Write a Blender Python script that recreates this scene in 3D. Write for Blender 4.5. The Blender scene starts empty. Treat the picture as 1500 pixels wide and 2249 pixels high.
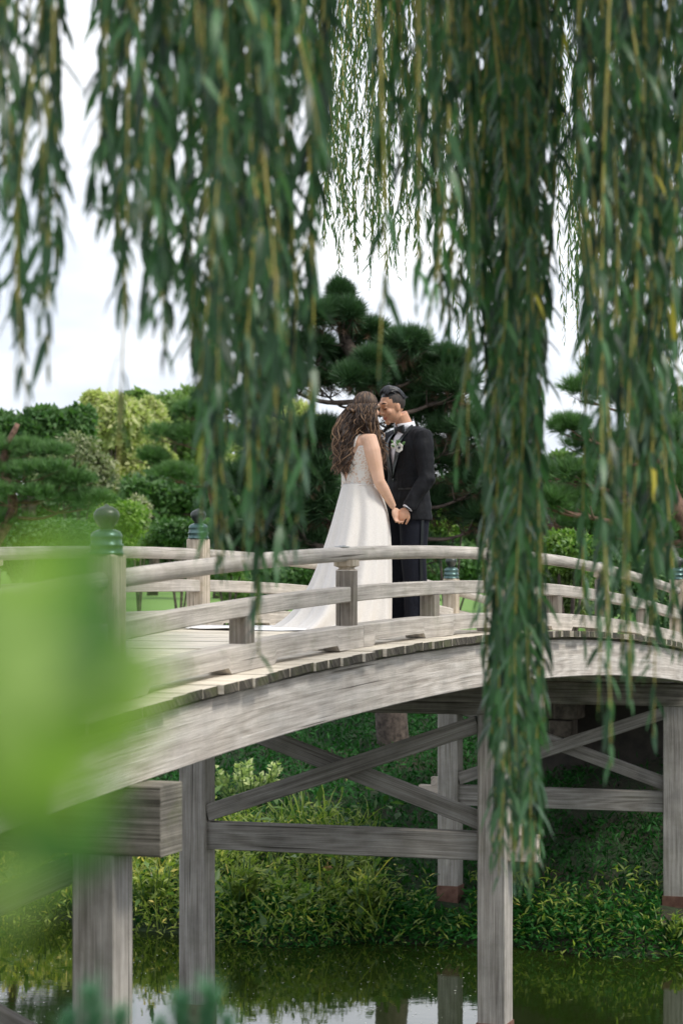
import bpy, math, random
import numpy as np
from mathutils import Vector, Matrix, noise as mnoise

random.seed(7); np.random.seed(7)
RG = np.random.default_rng(11)
R = math.radians
scene = bpy.context.scene
col = scene.collection

# ------------------------------------------------------------------ camera, world, sun, exposure
F = 5310.0          # focal length in photo pixels (85 mm on a 36 mm high frame)
CZ = 3.78           # camera height over the water
HY = 1215.0         # horizon line in the photo
cam_d = bpy.data.cameras.new('camera')
cam = bpy.data.objects.new('camera', cam_d); col.objects.link(cam)
cam.location = (0, 0, CZ); cam.rotation_euler = (R(90), 0, 0)
cam_d.sensor_fit = 'VERTICAL'; cam_d.sensor_height = 36; cam_d.sensor_width = 24
cam_d.lens = 85; cam_d.shift_y = (HY - 1124.5) / 2249.0
cam_d.clip_start = 0.05; cam_d.clip_end = 1200
cam_d.dof.use_dof = True; cam_d.dof.focus_distance = 17.3; cam_d.dof.aperture_fstop = 4.0
scene.camera = cam

SUN_EL, SUN_AZ = R(52), R(118)      # azimuth clockwise from +Y : from the right, a little behind the camera
world = bpy.data.worlds.new('World'); scene.world = world; world.use_nodes = True
wn = world.node_tree; wn.nodes.clear()
def wnode(t): return wn.nodes.new(t)
sky = wnode('ShaderNodeTexSky'); sky.sky_type = 'NISHITA'; sky.sun_disc = False
sky.sun_elevation = SUN_EL; sky.sun_rotation = SUN_AZ
bg1 = wnode('ShaderNodeBackground'); bg1.inputs[1].default_value = 0.12
wn.links.new(sky.outputs[0], bg1.inputs[0])
tc = wnode('ShaderNodeTexCoord'); mp = wnode('ShaderNodeMapping'); mp.inputs['Scale'].default_value = (1, 1, 3.2)
nz = wnode('ShaderNodeTexNoise'); nz.inputs['Scale'].default_value = 3.4; nz.inputs['Detail'].default_value = 5; nz.inputs['Roughness'].default_value = .55
wn.links.new(tc.outputs['Generated'], mp.inputs[0]); wn.links.new(mp.outputs[0], nz.inputs[0])
cr = wnode('ShaderNodeValToRGB')
cr.color_ramp.elements[0].position = .42; cr.color_ramp.elements[0].color = (.53, .57, .66, 1)
cr.color_ramp.elements[1].position = .66; cr.color_ramp.elements[1].color = (1.0, 1.0, 1.02, 1)
wn.links.new(nz.outputs[0], cr.inputs[0])
bg2 = wnode('ShaderNodeBackground'); bg2.inputs[1].default_value = .82
wn.links.new(cr.outputs[0], bg2.inputs[0])
mx = wnode('ShaderNodeMixShader'); mx.inputs[0].default_value = .9
wn.links.new(bg1.outputs[0], mx.inputs[1]); wn.links.new(bg2.outputs[0], mx.inputs[2])
wo = wnode('ShaderNodeOutputWorld'); wn.links.new(mx.outputs[0], wo.inputs[0])

sl = bpy.data.lights.new('sun', 'SUN'); sl.energy = 1.5; sl.angle = R(14); sl.color = (1, .95, .86)
sun = bpy.data.objects.new('sun', sl); col.objects.link(sun)
sd = Vector((math.sin(SUN_AZ) * math.cos(SUN_EL), math.cos(SUN_AZ) * math.cos(SUN_EL), math.sin(SUN_EL)))
sun.rotation_euler = sd.to_track_quat('Z', 'Y').to_euler(); sun.location = (20, -10, 30)
scene.view_settings.view_transform = 'Standard'; scene.view_settings.look = 'None'
scene.view_settings.gamma = 1; scene.view_settings.use_curve_mapping = False
scene.view_settings.exposure = 0.98
scene.render.engine = 'CYCLES'
scene.cycles.max_bounces = 6; scene.cycles.transparent_max_bounces = 6; scene.cycles.transmission_bounces = 4
scene.cycles.sample_clamp_indirect = 6
scene.cycles.use_denoising = True
scene.render.use_persistent_data = False

def P(px, py, Y):
    """photo pixel + distance -> place in the world"""
    return Vector(((px - 750) * Y / F, Y, CZ - (py - HY) * Y / F))

# ------------------------------------------------------------------ object helpers
def link(o, parent=None):
    col.objects.link(o)
    if parent is not None: o.parent = parent
    return o
def wloc(o):
    v = Vector((0, 0, 0))
    while o is not None: v = v + o.location; o = o.parent
    return v
def tag(o, label=None, cat=None, group=None, kind=None):
    if label: o['label'] = label
    if cat: o['category'] = cat
    if group: o['group'] = group
    if kind: o['kind'] = kind
    return o
def thing(name, label, cat, loc=(0, 0, 0), group=None):
    o = bpy.data.objects.new(name, None); o.location = loc; o.empty_display_size = .1
    link(o); return tag(o, label, cat, group)

class MB:
    def __init__(s): s.V = []; s.Fc = []; s.U = []; s.M = []
    def add(s, verts, faces, uvs=None, mi=0):
        b = len(s.V); s.V.extend([tuple(v) for v in verts])
        for i, f in enumerate(faces):
            s.Fc.append(tuple(b + k for k in f)); s.U.append(uvs[i] if uvs else None); s.M.append(mi)
    def box(s, c, size, rot=None, mi=0, bev=0):
        """box with axes: x length; uv runs along the longest side"""
        hx, hy, hz = [d / 2 for d in size]
        m = rot or Matrix.Identity(3); c = Vector(c)
        P8 = [Vector((sx * hx, sy * hy, sz * hz)) for sx in (-1, 1) for sy in (-1, 1) for sz in (-1, 1)]
        fs = [(0, 1, 3, 2), (4, 6, 7, 5), (0, 4, 5, 1), (2, 3, 7, 6), (0, 2, 6, 4), (1, 5, 7, 3)]
        L = max(range(3), key=lambda i: size[i]); o = [i for i in range(3) if i != L]
        uv = []
        for f in fs:
            row = []
            for k in f:
                p = P8[k]; row.append((p[L], p[o[0]] + p[o[1]] * 1.03 + hx))
            uv.append(row)
        s.add([c + m @ p for p in P8], fs, uv, mi)
    def sweep(s, prof, path, side, up, closed_ends=True, mi=0, smooth_u=0.0):
        """prof: list of (a,b); path: points; side/up: lists of vectors (or one)"""
        n = len(prof); vs = []
        for i, p in enumerate(path):
            sv = side[i] if isinstance(side, list) else side
            uv_ = up[i] if isinstance(up, list) else up
            pr = prof[i] if isinstance(prof[0][0], (tuple, list)) else prof
            for a, b in pr: vs.append(Vector(p) + sv * a + uv_ * b)
        n = len(prof[0]) if isinstance(prof[0][0], (tuple, list)) else len(prof)
        fs = []; us = []
        per = [0.0]; pr0 = prof[0] if isinstance(prof[0][0], (tuple, list)) else prof
        for k in range(n):
            a, b = pr0[k], pr0[(k + 1) % n]; per.append(per[-1] + math.hypot(a[0] - b[0], a[1] - b[1]))
        ln = smooth_u
        for i in range(len(path) - 1):
            l2 = ln + (Vector(path[i + 1]) - Vector(path[i])).length
            for k in range(n):
                k2 = (k + 1) % n
                fs.append((i * n + k, i * n + k2, (i + 1) * n + k2, (i + 1) * n + k))
                us.append(((ln, per[k]), (ln, per[k + 1]), (l2, per[k + 1]), (l2, per[k])))
            ln = l2
        if closed_ends:
            e = (len(path) - 1) * n
            fs.append(tuple(range(n - 1, -1, -1))); us.append(tuple((pr0[k][0] * .3, pr0[k][1] * 3) for k in range(n - 1, -1, -1)))
            fs.append(tuple(e + k for k in range(n))); us.append(tuple((pr0[k][0] * .3, pr0[k][1] * 3) for k in range(n)))
        s.add(vs, fs, us, mi)
    def tube(s, pts, rad, n=8, mi=0, cap=True):
        pts = [Vector(p) for p in pts]; m = len(pts)
        if not isinstance(rad, (list, tuple)): rad = [rad] * m
        vs = []; ref = None
        for i in range(m):
            d = (pts[min(i + 1, m - 1)] - pts[max(i - 1, 0)])
            d = d.normalized() if d.length > 1e-9 else Vector((0, 0, 1))
            if ref is None:
                ref = Vector((0, 0, 1)) if abs(d.z) < .9 else Vector((1, 0, 0))
            a = (ref - d * ref.dot(d)); a = a.normalized() if a.length > 1e-6 else d.orthogonal().normalized()
            b = d.cross(a); ref = a
            for k in range(n):
                t = 2 * math.pi * k / n
                vs.append(pts[i] + (a * math.cos(t) + b * math.sin(t)) * rad[i])
        fs = []; us = []; ln = 0
        for i in range(m - 1):
            l2 = ln + (pts[i + 1] - pts[i]).length
            for k in range(n):
                k2 = (k + 1) % n; c = 6.283 * rad[0] / n
                fs.append((i * n + k, i * n + k2, (i + 1) * n + k2, (i + 1) * n + k))
                us.append(((ln, k * c), (ln, (k + 1) * c), (l2, (k + 1) * c), (l2, k * c)))
            ln = l2
        if cap:
            e = (m - 1) * n
            fs.append(tuple(range(n - 1, -1, -1))); us.append(((0, 0),) * n)
            fs.append(tuple(e + k for k in range(n))); us.append(((0, 0),) * n)
        s.add(vs, fs, us, mi)
    def lathe(s, prof, n=24, c=(0, 0, 0), mi=0, rot=None):
        c = Vector(c); vs = []; m = rot or Matrix.Identity(3)
        for r, z in prof:
            for k in range(n):
                t = 2 * math.pi * k / n; vs.append(c + m @ Vector((r * math.cos(t), r * math.sin(t), z)))
        fs = []
        for i in range(len(prof) - 1):
            for k in range(n):
                k2 = (k + 1) % n; fs.append((i * n + k, i * n + k2, (i + 1) * n + k2, (i + 1) * n + k))
        fs.append(tuple(range(n - 1, -1, -1))); e = (len(prof) - 1) * n; fs.append(tuple(e + k for k in range(n)))
        s.add(vs, fs, None, mi)
    def ell(s, c, r, rot=None, nu=16, nv=10, mi=0):
        c = Vector(c); m = rot or Matrix.Identity(3); vs = []
        for j in range(1, nv):
            ph = math.pi * j / nv
            for k in range(nu):
                t = 2 * math.pi * k / nu
                vs.append(c + m @ Vector((r[0] * math.sin(ph) * math.cos(t), r[1] * math.sin(ph) * math.sin(t), r[2] * math.cos(ph))))
        a = len(vs); vs.append(c + m @ Vector((0, 0, r[2]))); vs.append(c + m @ Vector((0, 0, -r[2])))
        fs = []
        for j in range(nv - 2):
            for k in range(nu):
                k2 = (k + 1) % nu; fs.append((j * nu + k, (j + 1) * nu + k, (j + 1) * nu + k2, j * nu + k2))
        for k in range(nu):
            k2 = (k + 1) % nu; fs.append((a, k, k2)); fs.append((a + 1, (nv - 2) * nu + k2, (nv - 2) * nu + k))
        s.add(vs, fs, None, mi)
    def rings(s, rr, mi=0, cap=True, closed=True):
        """loft of equal point rings"""
        n = len(rr[0]); vs = [p for r_ in rr for p in r_]; fs = []
        for i in range(len(rr) - 1):
            for k in range(n if closed else n - 1):
                k2 = (k + 1) % n; fs.append((i * n + k, i * n + k2, (i + 1) * n + k2, (i + 1) * n + k))
        if cap:
            e = (len(rr) - 1) * n; fs.append(tuple(range(n - 1, -1, -1))); fs.append(tuple(e + k for k in range(n)))
        s.add(vs, fs, None, mi)
    def mesh(s, name, org=Vector((0, 0, 0)), smooth=False):
        me = bpy.data.meshes.new(name)
        o = Vector(org)
        me.from_pydata([(v[0] - o.x, v[1] - o.y, v[2] - o.z) for v in s.V], [], s.Fc)
        if any(u is not None for u in s.U):
            ul = me.uv_layers.new(name='UVMap'); dat = []
            for f, u in zip(s.Fc, s.U):
                for i in range(len(f)):
                    dat.extend(u[i] if u else (0.0, 0.0))
            ul.data.foreach_set('uv', dat)
        me.polygons.foreach_set('material_index', s.M)
        if smooth: me.polygons.foreach_set('use_smooth', [True] * len(me.polygons))
        me.update(); return me
    def build(s, name, mats, parent=None, smooth=False, bevel=0, solid=0, subd=0):
        org = wloc(parent) if parent is not None else Vector((0, 0, 0))
        me = s.mesh(name, org, smooth)
        for m in (mats if isinstance(mats, (list, tuple)) else [mats]): me.materials.append(m)
        o = bpy.data.objects.new(name, me); link(o, parent)
        if solid:
            md = o.modifiers.new('solid', 'SOLIDIFY'); md.thickness = solid; md.offset = 0
        if subd:
            md = o.modifiers.new('subd', 'SUBSURF'); md.levels = subd; md.render_levels = subd
        if bevel:
            md = o.modifiers.new('bevel', 'BEVEL'); md.width = bevel; md.segments = 2; md.limit_method = 'ANGLE'; md.angle_limit = R(35)
        return o

def fuse(mb, voxel, it=3, fac=.5):
    """melt overlapping closed shapes into one skin"""
    me = mb.mesh('tmp'); o = bpy.data.objects.new('tmp', me); col.objects.link(o)
    m = o.modifiers.new('r', 'REMESH'); m.mode = 'VOXEL'; m.voxel_size = voxel; m.use_smooth_shade = True
    m2 = o.modifiers.new('s', 'SMOOTH'); m2.factor = fac; m2.iterations = it
    dg = bpy.context.evaluated_depsgraph_get(); dg.update()
    out = bpy.data.meshes.new_from_object(o.evaluated_get(dg))
    bpy.data.objects.remove(o); return out
def put(me, name, mat, parent):
    org = wloc(parent); me.transform(Matrix.Translation(-org)); me.name = name
    me.materials.clear(); me.materials.append(mat)
    me.polygons.foreach_set('use_smooth', [True] * len(me.polygons))
    o = bpy.data.objects.new(name, me); return link(o, parent)

# fast scattering of one small template many times
def unit(a): return a / np.maximum(np.linalg.norm(a, axis=1, keepdims=True), 1e-9)
def scatter_mesh(name, tv, tf, pos, d, nrm, sc, wsc=None, tint=None, org=(0, 0, 0)):
    tv = np.array(tv, float); N = len(pos); k = len(tv)
    d = unit(np.asarray(d, float)); y = unit(np.cross(nrm, d)); z = np.cross(d, y)
    sc = np.broadcast_to(sc, N).reshape(N, 1, 1); w = sc if wsc is None else np.broadcast_to(wsc, N).reshape(N, 1, 1)
    V = pos[:, None, :] + sc * tv[None, :, 0:1] * d[:, None, :] + w * tv[None, :, 1:2] * y[:, None, :] + sc * tv[None, :, 2:3] * z[:, None, :]
    V = V.reshape(-1, 3) - np.array(org)
    me = bpy.data.meshes.new(name); me.vertices.add(N * k); me.vertices.foreach_set('co', V.astype(np.float32).ravel())
    fl = np.array([i for f in tf for i in f]); ls = np.cumsum([0] + [len(f) for f in tf])[:-1]; T = len(fl)
    me.loops.add(N * T); me.loops.foreach_set('vertex_index', (np.arange(N)[:, None] * k + fl[None, :]).ravel().astype(np.int32))
    me.polygons.add(N * len(tf)); me.polygons.foreach_set('loop_start', (np.arange(N)[:, None] * T + ls[None, :]).ravel().astype(np.int32))
    me.update(calc_edges=True)
    t = RG.random(N) if tint is None else tint
    at = me.attributes.new('tint', 'FLOAT', 'POINT'); at.data.foreach_set('value', np.repeat(t, k).astype(np.float32))
    return me
def scatter(name, tv, tf, pos, d, nrm, sc, mat, parent=None, wsc=None, tint=None, kind=None, smooth=False):
    org = wloc(parent) if parent is not None else (0, 0, 0)
    me = scatter_mesh(name, tv, tf, pos, d, nrm, sc, wsc, tint, org); me.materials.append(mat)
    if smooth: me.polygons.foreach_set('use_smooth', [True] * len(me.polygons))
    o = bpy.data.objects.new(name, me); link(o, parent)
    if kind: o['kind'] = kind
    return o
def rdir(N, zb=0.0):
    v = RG.normal(size=(N, 3)); v[:, 2] += zb; return unit(v)

T_WIL = ([(0, 0, 0), (.28, .5, -.01), (.28, -.5, -.01), (.62, .42, -.07), (.62, -.42, -.07), (1, 0, -.2)], [(0, 2, 1), (1, 2, 4, 3), (3, 4, 5)])
T_LEAF = ([(0, 0, 0), (.45, .5, .06), (.45, -.5, .06), (.5, 0, 0), (1, 0, -.08)], [(0, 2, 3), (0, 3, 1), (1, 3, 4), (3, 2, 4)])
T_BLADE = ([(0, .5, 0), (0, -.5, 0), (.4, .45, .02), (.4, -.45, .02), (.75, .3, -.06), (.75, -.3, -.06), (1, 0, -.2)], [(0, 1, 3, 2), (2, 3, 5, 4), (4, 5, 6)])
def tuft(n=16, spread=.75, w=.03, seed=3):
    r = random.Random(seed); vs = []; fs = []
    for i in range(n):
        a = 6.283 * i / n + r.random() * .5; s_ = spread * (0.25 + .75 * r.random())
        d = Vector((1, math.cos(a) * s_, math.sin(a) * s_)).normalized() * (0.8 + .35 * r.random())
        q = Vector((0, -math.sin(a), math.cos(a))) * w
        b = len(vs); st = Vector((r.uniform(-.25, .1), 0, 0))
        vs += [tuple(st - q), tuple(st + q), tuple(st + d)]; fs.append((b, b + 1, b + 2))
    return vs, fs
T_TUFT = tuft(18, .85, .022)

# ------------------------------------------------------------------ materials
def newmat(name):
    m = bpy.data.materials.new(name); m.use_nodes = True; n = m.node_tree; n.nodes.clear()
    out = n.nodes.new('ShaderNodeOutputMaterial'); b = n.nodes.new('ShaderNodeBsdfPrincipled'); n.links.new(b.outputs[0], out.inputs[0])
    return m, n, b, out
def ramp(n, pts, src):
    r_ = n.nodes.new('ShaderNodeValToRGB'); e = r_.color_ramp.elements
    while len(e) < len(pts): e.new(.5)
    for i, (p, c) in enumerate(pts): e[i].position = p; e[i].color = (*c, 1) if len(c) == 3 else c
    n.links.new(src, r_.inputs[0]); return r_.outputs[0]
def mixc(n, a, b, fac, mode='MIX'):
    m = n.nodes.new('ShaderNodeMix'); m.data_type = 'RGBA'; m.blend_type = mode
    for i, v in ((0, fac), (6, a), (7, b)):
        if hasattr(v, 'node') or isinstance(v, bpy.types.NodeSocket): n.links.new(v, m.inputs[i])
        elif isinstance(v, (tuple, list)): m.inputs[i].default_value = (*v, 1)
        else: m.inputs[i].default_value = v
    return m.outputs[2]
def nnoise(n, vec, scale=(1, 1, 1), s=1.0, det=4, rough=.6, dist=0.0):
    mp_ = n.nodes.new('ShaderNodeMapping'); mp_.inputs['Scale'].default_value = scale; n.links.new(vec, mp_.inputs[0])
    t = n.nodes.new('ShaderNodeTexNoise'); t.inputs['Scale'].default_value = s; t.inputs['Detail'].default_value = det
    t.inputs['Roughness'].default_value = rough; t.inputs['Distortion'].default_value = dist
    n.links.new(mp_.outputs[0], t.inputs[0]); return t.outputs[0]
def bump(n, b, h, strength=.3, dist=.01):
    bp = n.nodes.new('ShaderNodeBump'); bp.inputs['Strength'].default_value = strength; bp.inputs['Distance'].default_value = dist
    n.links.new(h, bp.inputs['Height']); n.links.new(bp.outputs[0], b.inputs['Normal'])

def wood(name, dark, mid, light, moss=.0, cath=.5, stain=.5, rough=.85):
    m, n, b, out = newmat(name)
    uv = n.nodes.new('ShaderNodeTexCoord'); oi = n.nodes.new('ShaderNodeObjectInfo'); geo = n.nodes.new('ShaderNodeNewGeometry')
    add = n.nodes.new('ShaderNodeVectorMath'); add.operation = 'ADD'
    mul = n.nodes.new('ShaderNodeVectorMath'); mul.operation = 'SCALE'; mul.inputs['Scale'].default_value = 37.0
    cmb = n.nodes.new('ShaderNodeCombineXYZ')
    for i in range(3): n.links.new(oi.outputs['Random'], cmb.inputs[i])
    n.links.new(cmb.outputs[0], mul.inputs[0]); n.links.new(uv.outputs['UV'], add.inputs[0]); n.links.new(mul.outputs[0], add.inputs[1])
    v = add.outputs[0]
    g1 = nnoise(n, v, (2.2, 170, 1), 1, 4, .75, .1)
    g2 = nnoise(n, v, (1.1, 46, 1), 1, 4, .6, .15)
    # cathedral figure: contour lines of a slow noise
    g3 = nnoise(n, v, (.5, 4.2, 1), 1, 2, .4, .0)
    mm = n.nodes.new('ShaderNodeMath'); mm.operation = 'MULTIPLY'; mm.inputs[1].default_value = 62; n.links.new(g3, mm.inputs[0])
    fr = n.nodes.new('ShaderNodeMath'); fr.operation = 'SINE'; n.links.new(mm.outputs[0], fr.inputs[0])
    a1 = n.nodes.new('ShaderNodeMath'); a1.operation = 'MULTIPLY_ADD'; n.links.new(fr.outputs[0], a1.inputs[0]); a1.inputs[1].default_value = .085 * cath
    n.links.new(g1, a1.inputs[2])
    a2 = n.nodes.new('ShaderNodeMath'); a2.operation = 'ADD'; n.links.new(a1.outputs[0], a2.inputs[0]); n.links.new(g2, a2.inputs[1])
    hs = n.nodes.new('ShaderNodeMath'); hs.operation = 'MULTIPLY'; hs.inputs[1].default_value = .5; n.links.new(a2.outputs[0], hs.inputs[0])
    c = ramp(n, [(.33, dark), (.47, mid), (.64, light)], hs.outputs[0])
    # patchy weathering and small dark stains
    w = nnoise(n, geo.outputs['Position'], (1, 1, 1), 3.1, 5, .65)
    wr = ramp(n, [(.35, (1 - .55 * stain,) * 3), (.6, (1.08, 1.07, 1.06))], w)
    c = mixc(n, c, wr, 1.0, 'MULTIPLY')
    ck = nnoise(n, v, (.5, 34, 1), 1, 2, .4, .0)
    ckr = ramp(n, [(.27, (.16, .15, .13)), (.295, (1, 1, 1))], ck)
    c = mixc(n, c, ckr, .8, 'MULTIPLY')
    if moss > 0:
        ms = nnoise(n, geo.outputs['Position'], (1, 1, 1.6), 4.2, 6, .7)
        mr = ramp(n, [(.5, (0, 0, 0)), (.66, (moss,) * 3)], ms)
        c = mixc(n, c, (.10, .12, .035), mr)
    n.links.new(c, b.inputs['Base Color']); b.inputs['Roughness'].default_value = rough; b.inputs['Specular IOR Level'].default_value = .25
    bump(n, b, hs.outputs[0], .6, .015)
    return m

W_GIRD = wood('weathered_glulam', (.30, .265, .23), (.50, .455, .405), (.70, .655, .60), .10, 1.0, .22)
W_RAIL = wood('weathered_rail', (.26, .235, .205), (.42, .385, .34), (.60, .56, .505), .22, .5, .28)
W_POST = wood('weathered_post', (.24, .20, .145), (.44, .375, .29), (.64, .565, .46), .35, .6, .35)
W_PILE = wood('weathered_pile', (.20, .18, .155), (.35, .325, .29), (.54, .51, .465), .14, .8, .35)
W_BRACE = wood('weathered_brace', (.15, .135, .115), (.28, .26, .23), (.43, .405, .37), .1, 1.2, .35)
W_DECK = wood('weathered_deck', (.46, .40, .31), (.72, .65, .53), (.86, .80, .70), .08, .4, .25)
W_PEND = wood('plank_end', (.018, .015, .012), (.055, .048, .038), (.20, .18, .145), .5, .2, .9)
W_BLK = wood('shade_dark_weathered_post', (.09, .075, .06), (.20, .175, .145), (.36, .33, .285), .2, .7, .5)  # brown wood, darkened further: shade of the front faces put into the colour
W_NEW = wood('fresh_tenon', (.34, .28, .22), (.58, .50, .42), (.72, .65, .57), 0, .8, .2)
W_CAP = wood('cap_beam', (.07, .062, .05), (.20, .185, .15), (.38, .35, .30), .35, .8, .6)

def plain(name, c, rough=.6, metal=0.0, c2=None, scale=12, bumpy=0.0, spec=.5, det=4):
    m, n, b, out = newmat(name)
    b.inputs['Roughness'].default_value = rough; b.inputs['Metallic'].default_value = metal; b.inputs['Specular IOR Level'].default_value = spec
    g = n.nodes.new('ShaderNodeTexCoord'); t = nnoise(n, g.outputs['Object'], (1, 1, 1), scale, det, .6)
    cc = ramp(n, [(.35, c), (.65, c2 or c)], t); n.links.new(cc, b.inputs['Base Color'])
    if bumpy: bump(n, b, t, bumpy, .01)
    return m
M_BRONZE = plain('patinated_bronze', (.035, .075, .07), .32, .55, (.10, .17, .16), 18, .1)
M_KNOB = plain('bronze_knob', (.025, .035, .03), .4, .5, (.08, .085, .075), 20)
M_RUST = plain('rusted_steel', (.13, .06, .04), .75, 0, (.22, .115, .08), 14, .2)
M_PLATE = plain('galvanised_plate', (.4, .4, .4), .4, .8, (.55, .55, .55))
M_STONE = plain('cut_stone', (.06, .05, .04), .9, 0, (.19, .155, .12), 9, 1.0)
M_BARK = plain('pine_bark', (.035, .026, .021), .95, 0, (.13, .10, .08), 16, 1.0)
M_BARKR = plain('red_bark', (.09, .05, .035), .95, 0, (.24, .14, .10), 12, .8)
M_WBARK = plain('willow_bark', (.10, .085, .06), .95, 0, (.24, .20, .15), 14, 1.0)

def leafmat(name, c1, c2, trans=.35, rough=.45, back=None, c3=None, spec=.4):
    m, n, b, out = newmat(name)
    at = n.nodes.new('ShaderNodeAttribute'); at.attribute_name = 'tint'
    pts = [(0, c1), (.85, c2)] + ([(1, c3)] if c3 else [])
    c = ramp(n, pts, at.outputs['Fac'])
    g = n.nodes.new('ShaderNodeNewGeometry')
    cf = c
    if back is not None: cf = mixc(n, c, back, g.outputs['Backfacing'])
    n.links.new(cf, b.inputs['Base Color']); b.inputs['Roughness'].default_value = rough; b.inputs['Specular IOR Level'].default_value = spec
    tr = n.nodes.new('ShaderNodeBsdfTranslucent'); tcol = mixc(n, c, (.55, 1.0, .25), .35, 'MIX')
    tcm = mixc(n, c, (1.25, 1.6, .75), 1.0, 'MULTIPLY'); n.links.new(tcm, tr.inputs[0])
    mx_ = n.nodes.new('ShaderNodeMixShader'); mx_.inputs[0].default_value = trans
    n.links.new(b.outputs[0], mx_.inputs[1]); n.links.new(tr.outputs[0], mx_.inputs[2]); n.links.new(mx_.outputs[0], out.inputs[0])
    return m
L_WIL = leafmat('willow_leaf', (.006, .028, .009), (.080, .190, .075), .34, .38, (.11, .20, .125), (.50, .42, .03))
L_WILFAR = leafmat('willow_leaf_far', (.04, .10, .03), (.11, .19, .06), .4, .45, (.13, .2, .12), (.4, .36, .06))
L_STEM = plain('willow_shoot', (.36, .34, .06), .6, 0, (.52, .42, .13), 6)
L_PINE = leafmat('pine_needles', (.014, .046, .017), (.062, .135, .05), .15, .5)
L_PINE2 = leafmat('pine_needles_light', (.035, .095, .03), (.12, .23, .07), .2, .5)  # lightened a little: distance haze put into the needle colour
L_PINEDRY = leafmat('dry_needles', (.07, .045, .028), (.16, .10, .06), .1, .7)
L_TREEY = leafmat('yellow_green_leaf', (.34, .37, .15), (.64, .61, .34), .4, .5)  # pale yellow foliage, raised further to paint in distance haze
L_TREEG = leafmat('mid_green_leaf', (.09, .17, .05), (.22, .31, .10), .35, .5)
L_TREED = leafmat('dark_green_leaf', (.035, .095, .028), (.12, .22, .07), .3, .5)  # dark foliage made lighter: haze over far trees put into the colour
L_SILV = leafmat('silvery_leaf', (.16, .20, .10), (.38, .38, .24), .3, .6)
L_SHRUB = leafmat('bright_shrub_leaf', (.06, .15, .03), (.22, .34, .06), .35, .4)
L_COVER = leafmat('ground_cover_leaf', (.004, .032, .006), (.030, .135, .024), .22, .55, spec=.15)  # greens kept dark: tree canopy shade on the bank put into the colour
L_SHORE = leafmat('shore_leaf', (.025, .085, .016), (.34, .40, .08), .38, .45, None, (.75, .60, .15))  # yellowing plants, plus sunlight on the left shoreline put into the colour
L_PALE = leafmat('pale_leaf', (.08, .17, .06), (.62, .66, .32), .35, .45)
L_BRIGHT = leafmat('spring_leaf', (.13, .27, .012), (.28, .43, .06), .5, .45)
L_BDARK = leafmat('deep_green_leaf', (.025, .10, .012), (.05, .15, .02), .3, .45)  # darker green leaves mixed into the near shrub
L_DRY = leafmat('withered_leaf', (.35, .18, .09), (.60, .38, .22), .3, .7)

# ------------------------------------------------------------------ terrain and water
def far_shore(x):
    return 23.4 - .42 * max(-7, min(7, x)) * (1 if x < 0 else .38) + .25 * math.sin(x * 1.7) + .12 * math.sin(x * 4.1 + 1)
def sm(a, b, t):
    t = max(0.0, min(1.0, (t - a) / (b - a))); return t * t * (3 - 2 * t)
def ground_z(x, y):
    ys = far_shore(x); d = y - ys
    if y > 14:
        run = 10.5 - 4.8 * sm(1.2, 4.2, x)
        top = 2.05 + .25 * sm(34, 60, y)
        k = sm(-1.0, 0.15, d)
        if d <= 0.15: z = -1.0 + 1.08 * k
        else: z = .08 + (top - .08) * (1 - (1 - min(1, d / run)) ** 1.5)
        z += .05 * mnoise.noise(Vector((x * .9, y * .9, 0))) * min(1, max(0, d))
        # near right bank carried round
        return z
    n = 1.75 - 2.95 * sm(2.6, 6.8, y)
    r = sm(4.6, 6.6, x - .0)
    return max(n, -1.2 + 2.9 * r * (1 - sm(10, 13.5, y)), -1.2 + 2.6 * sm(5.2, 8.5, -x) * (1 - sm(9, 13.5, y)))
xs = np.concatenate([np.linspace(-220, -12, 22), np.linspace(-11, 11, 89), np.linspace(12, 220, 22)])
ys = np.concatenate([np.linspace(-60, -2, 8), np.linspace(-1, 20, 50), np.linspace(20.2, 36, 80), np.linspace(37, 80, 30), np.linspace(90, 900, 20)])
V = [(x, y, ground_z(x, y)) for y in ys for x in xs]; nx = len(xs)
Fc = [(j * nx + i, j * nx + i + 1, (j + 1) * nx + i + 1, (j + 1) * nx + i) for j in range(len(ys) - 1) for i in range(nx - 1)]
mg, n, b, out = newmat('earth_and_grass')
geo = n.nodes.new('ShaderNodeNewGeometry'); sx = n.nodes.new('ShaderNodeSeparateXYZ'); n.links.new(geo.outputs['Position'], sx.inputs[0])
n1 = nnoise(n, geo.outputs['Position'], (1, 1, 1), 1.6, 6, .65); n2 = nnoise(n, geo.outputs['Position'], (1, 1, 1), 22, 5, .7)
soil = mixc(n, ramp(n, [(.35, (.010, .022, .008)), (.65, (.028, .055, .018))], n2), ramp(n, [(.35, (.022, .016, .011)), (.65, (.065, .043, .03))], n2), ramp(n, [(.45, (0, 0, 0)), (.62, (.8, .8, .8))], n1))
lawn = ramp(n, [(.3, (.09, .19, .03)), (.7, (.17, .30, .06))], n2)
mr = n.nodes.new('ShaderNodeMapRange'); mr.inputs[1].default_value = 33; mr.inputs[2].default_value = 36; n.links.new(sx.outputs[1], mr.inputs[0])
cc = mixc(n, soil, lawn, mr.outputs[0]); n.links.new(cc, b.inputs['Base Color']); b.inputs['Roughness'].default_value = .95
bump(n, b, n2, .5, .03)
mb = MB(); mb.add(V, Fc); g_ = mb.build('ground', mg, None, smooth=True); g_['kind'] = 'structure'

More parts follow.
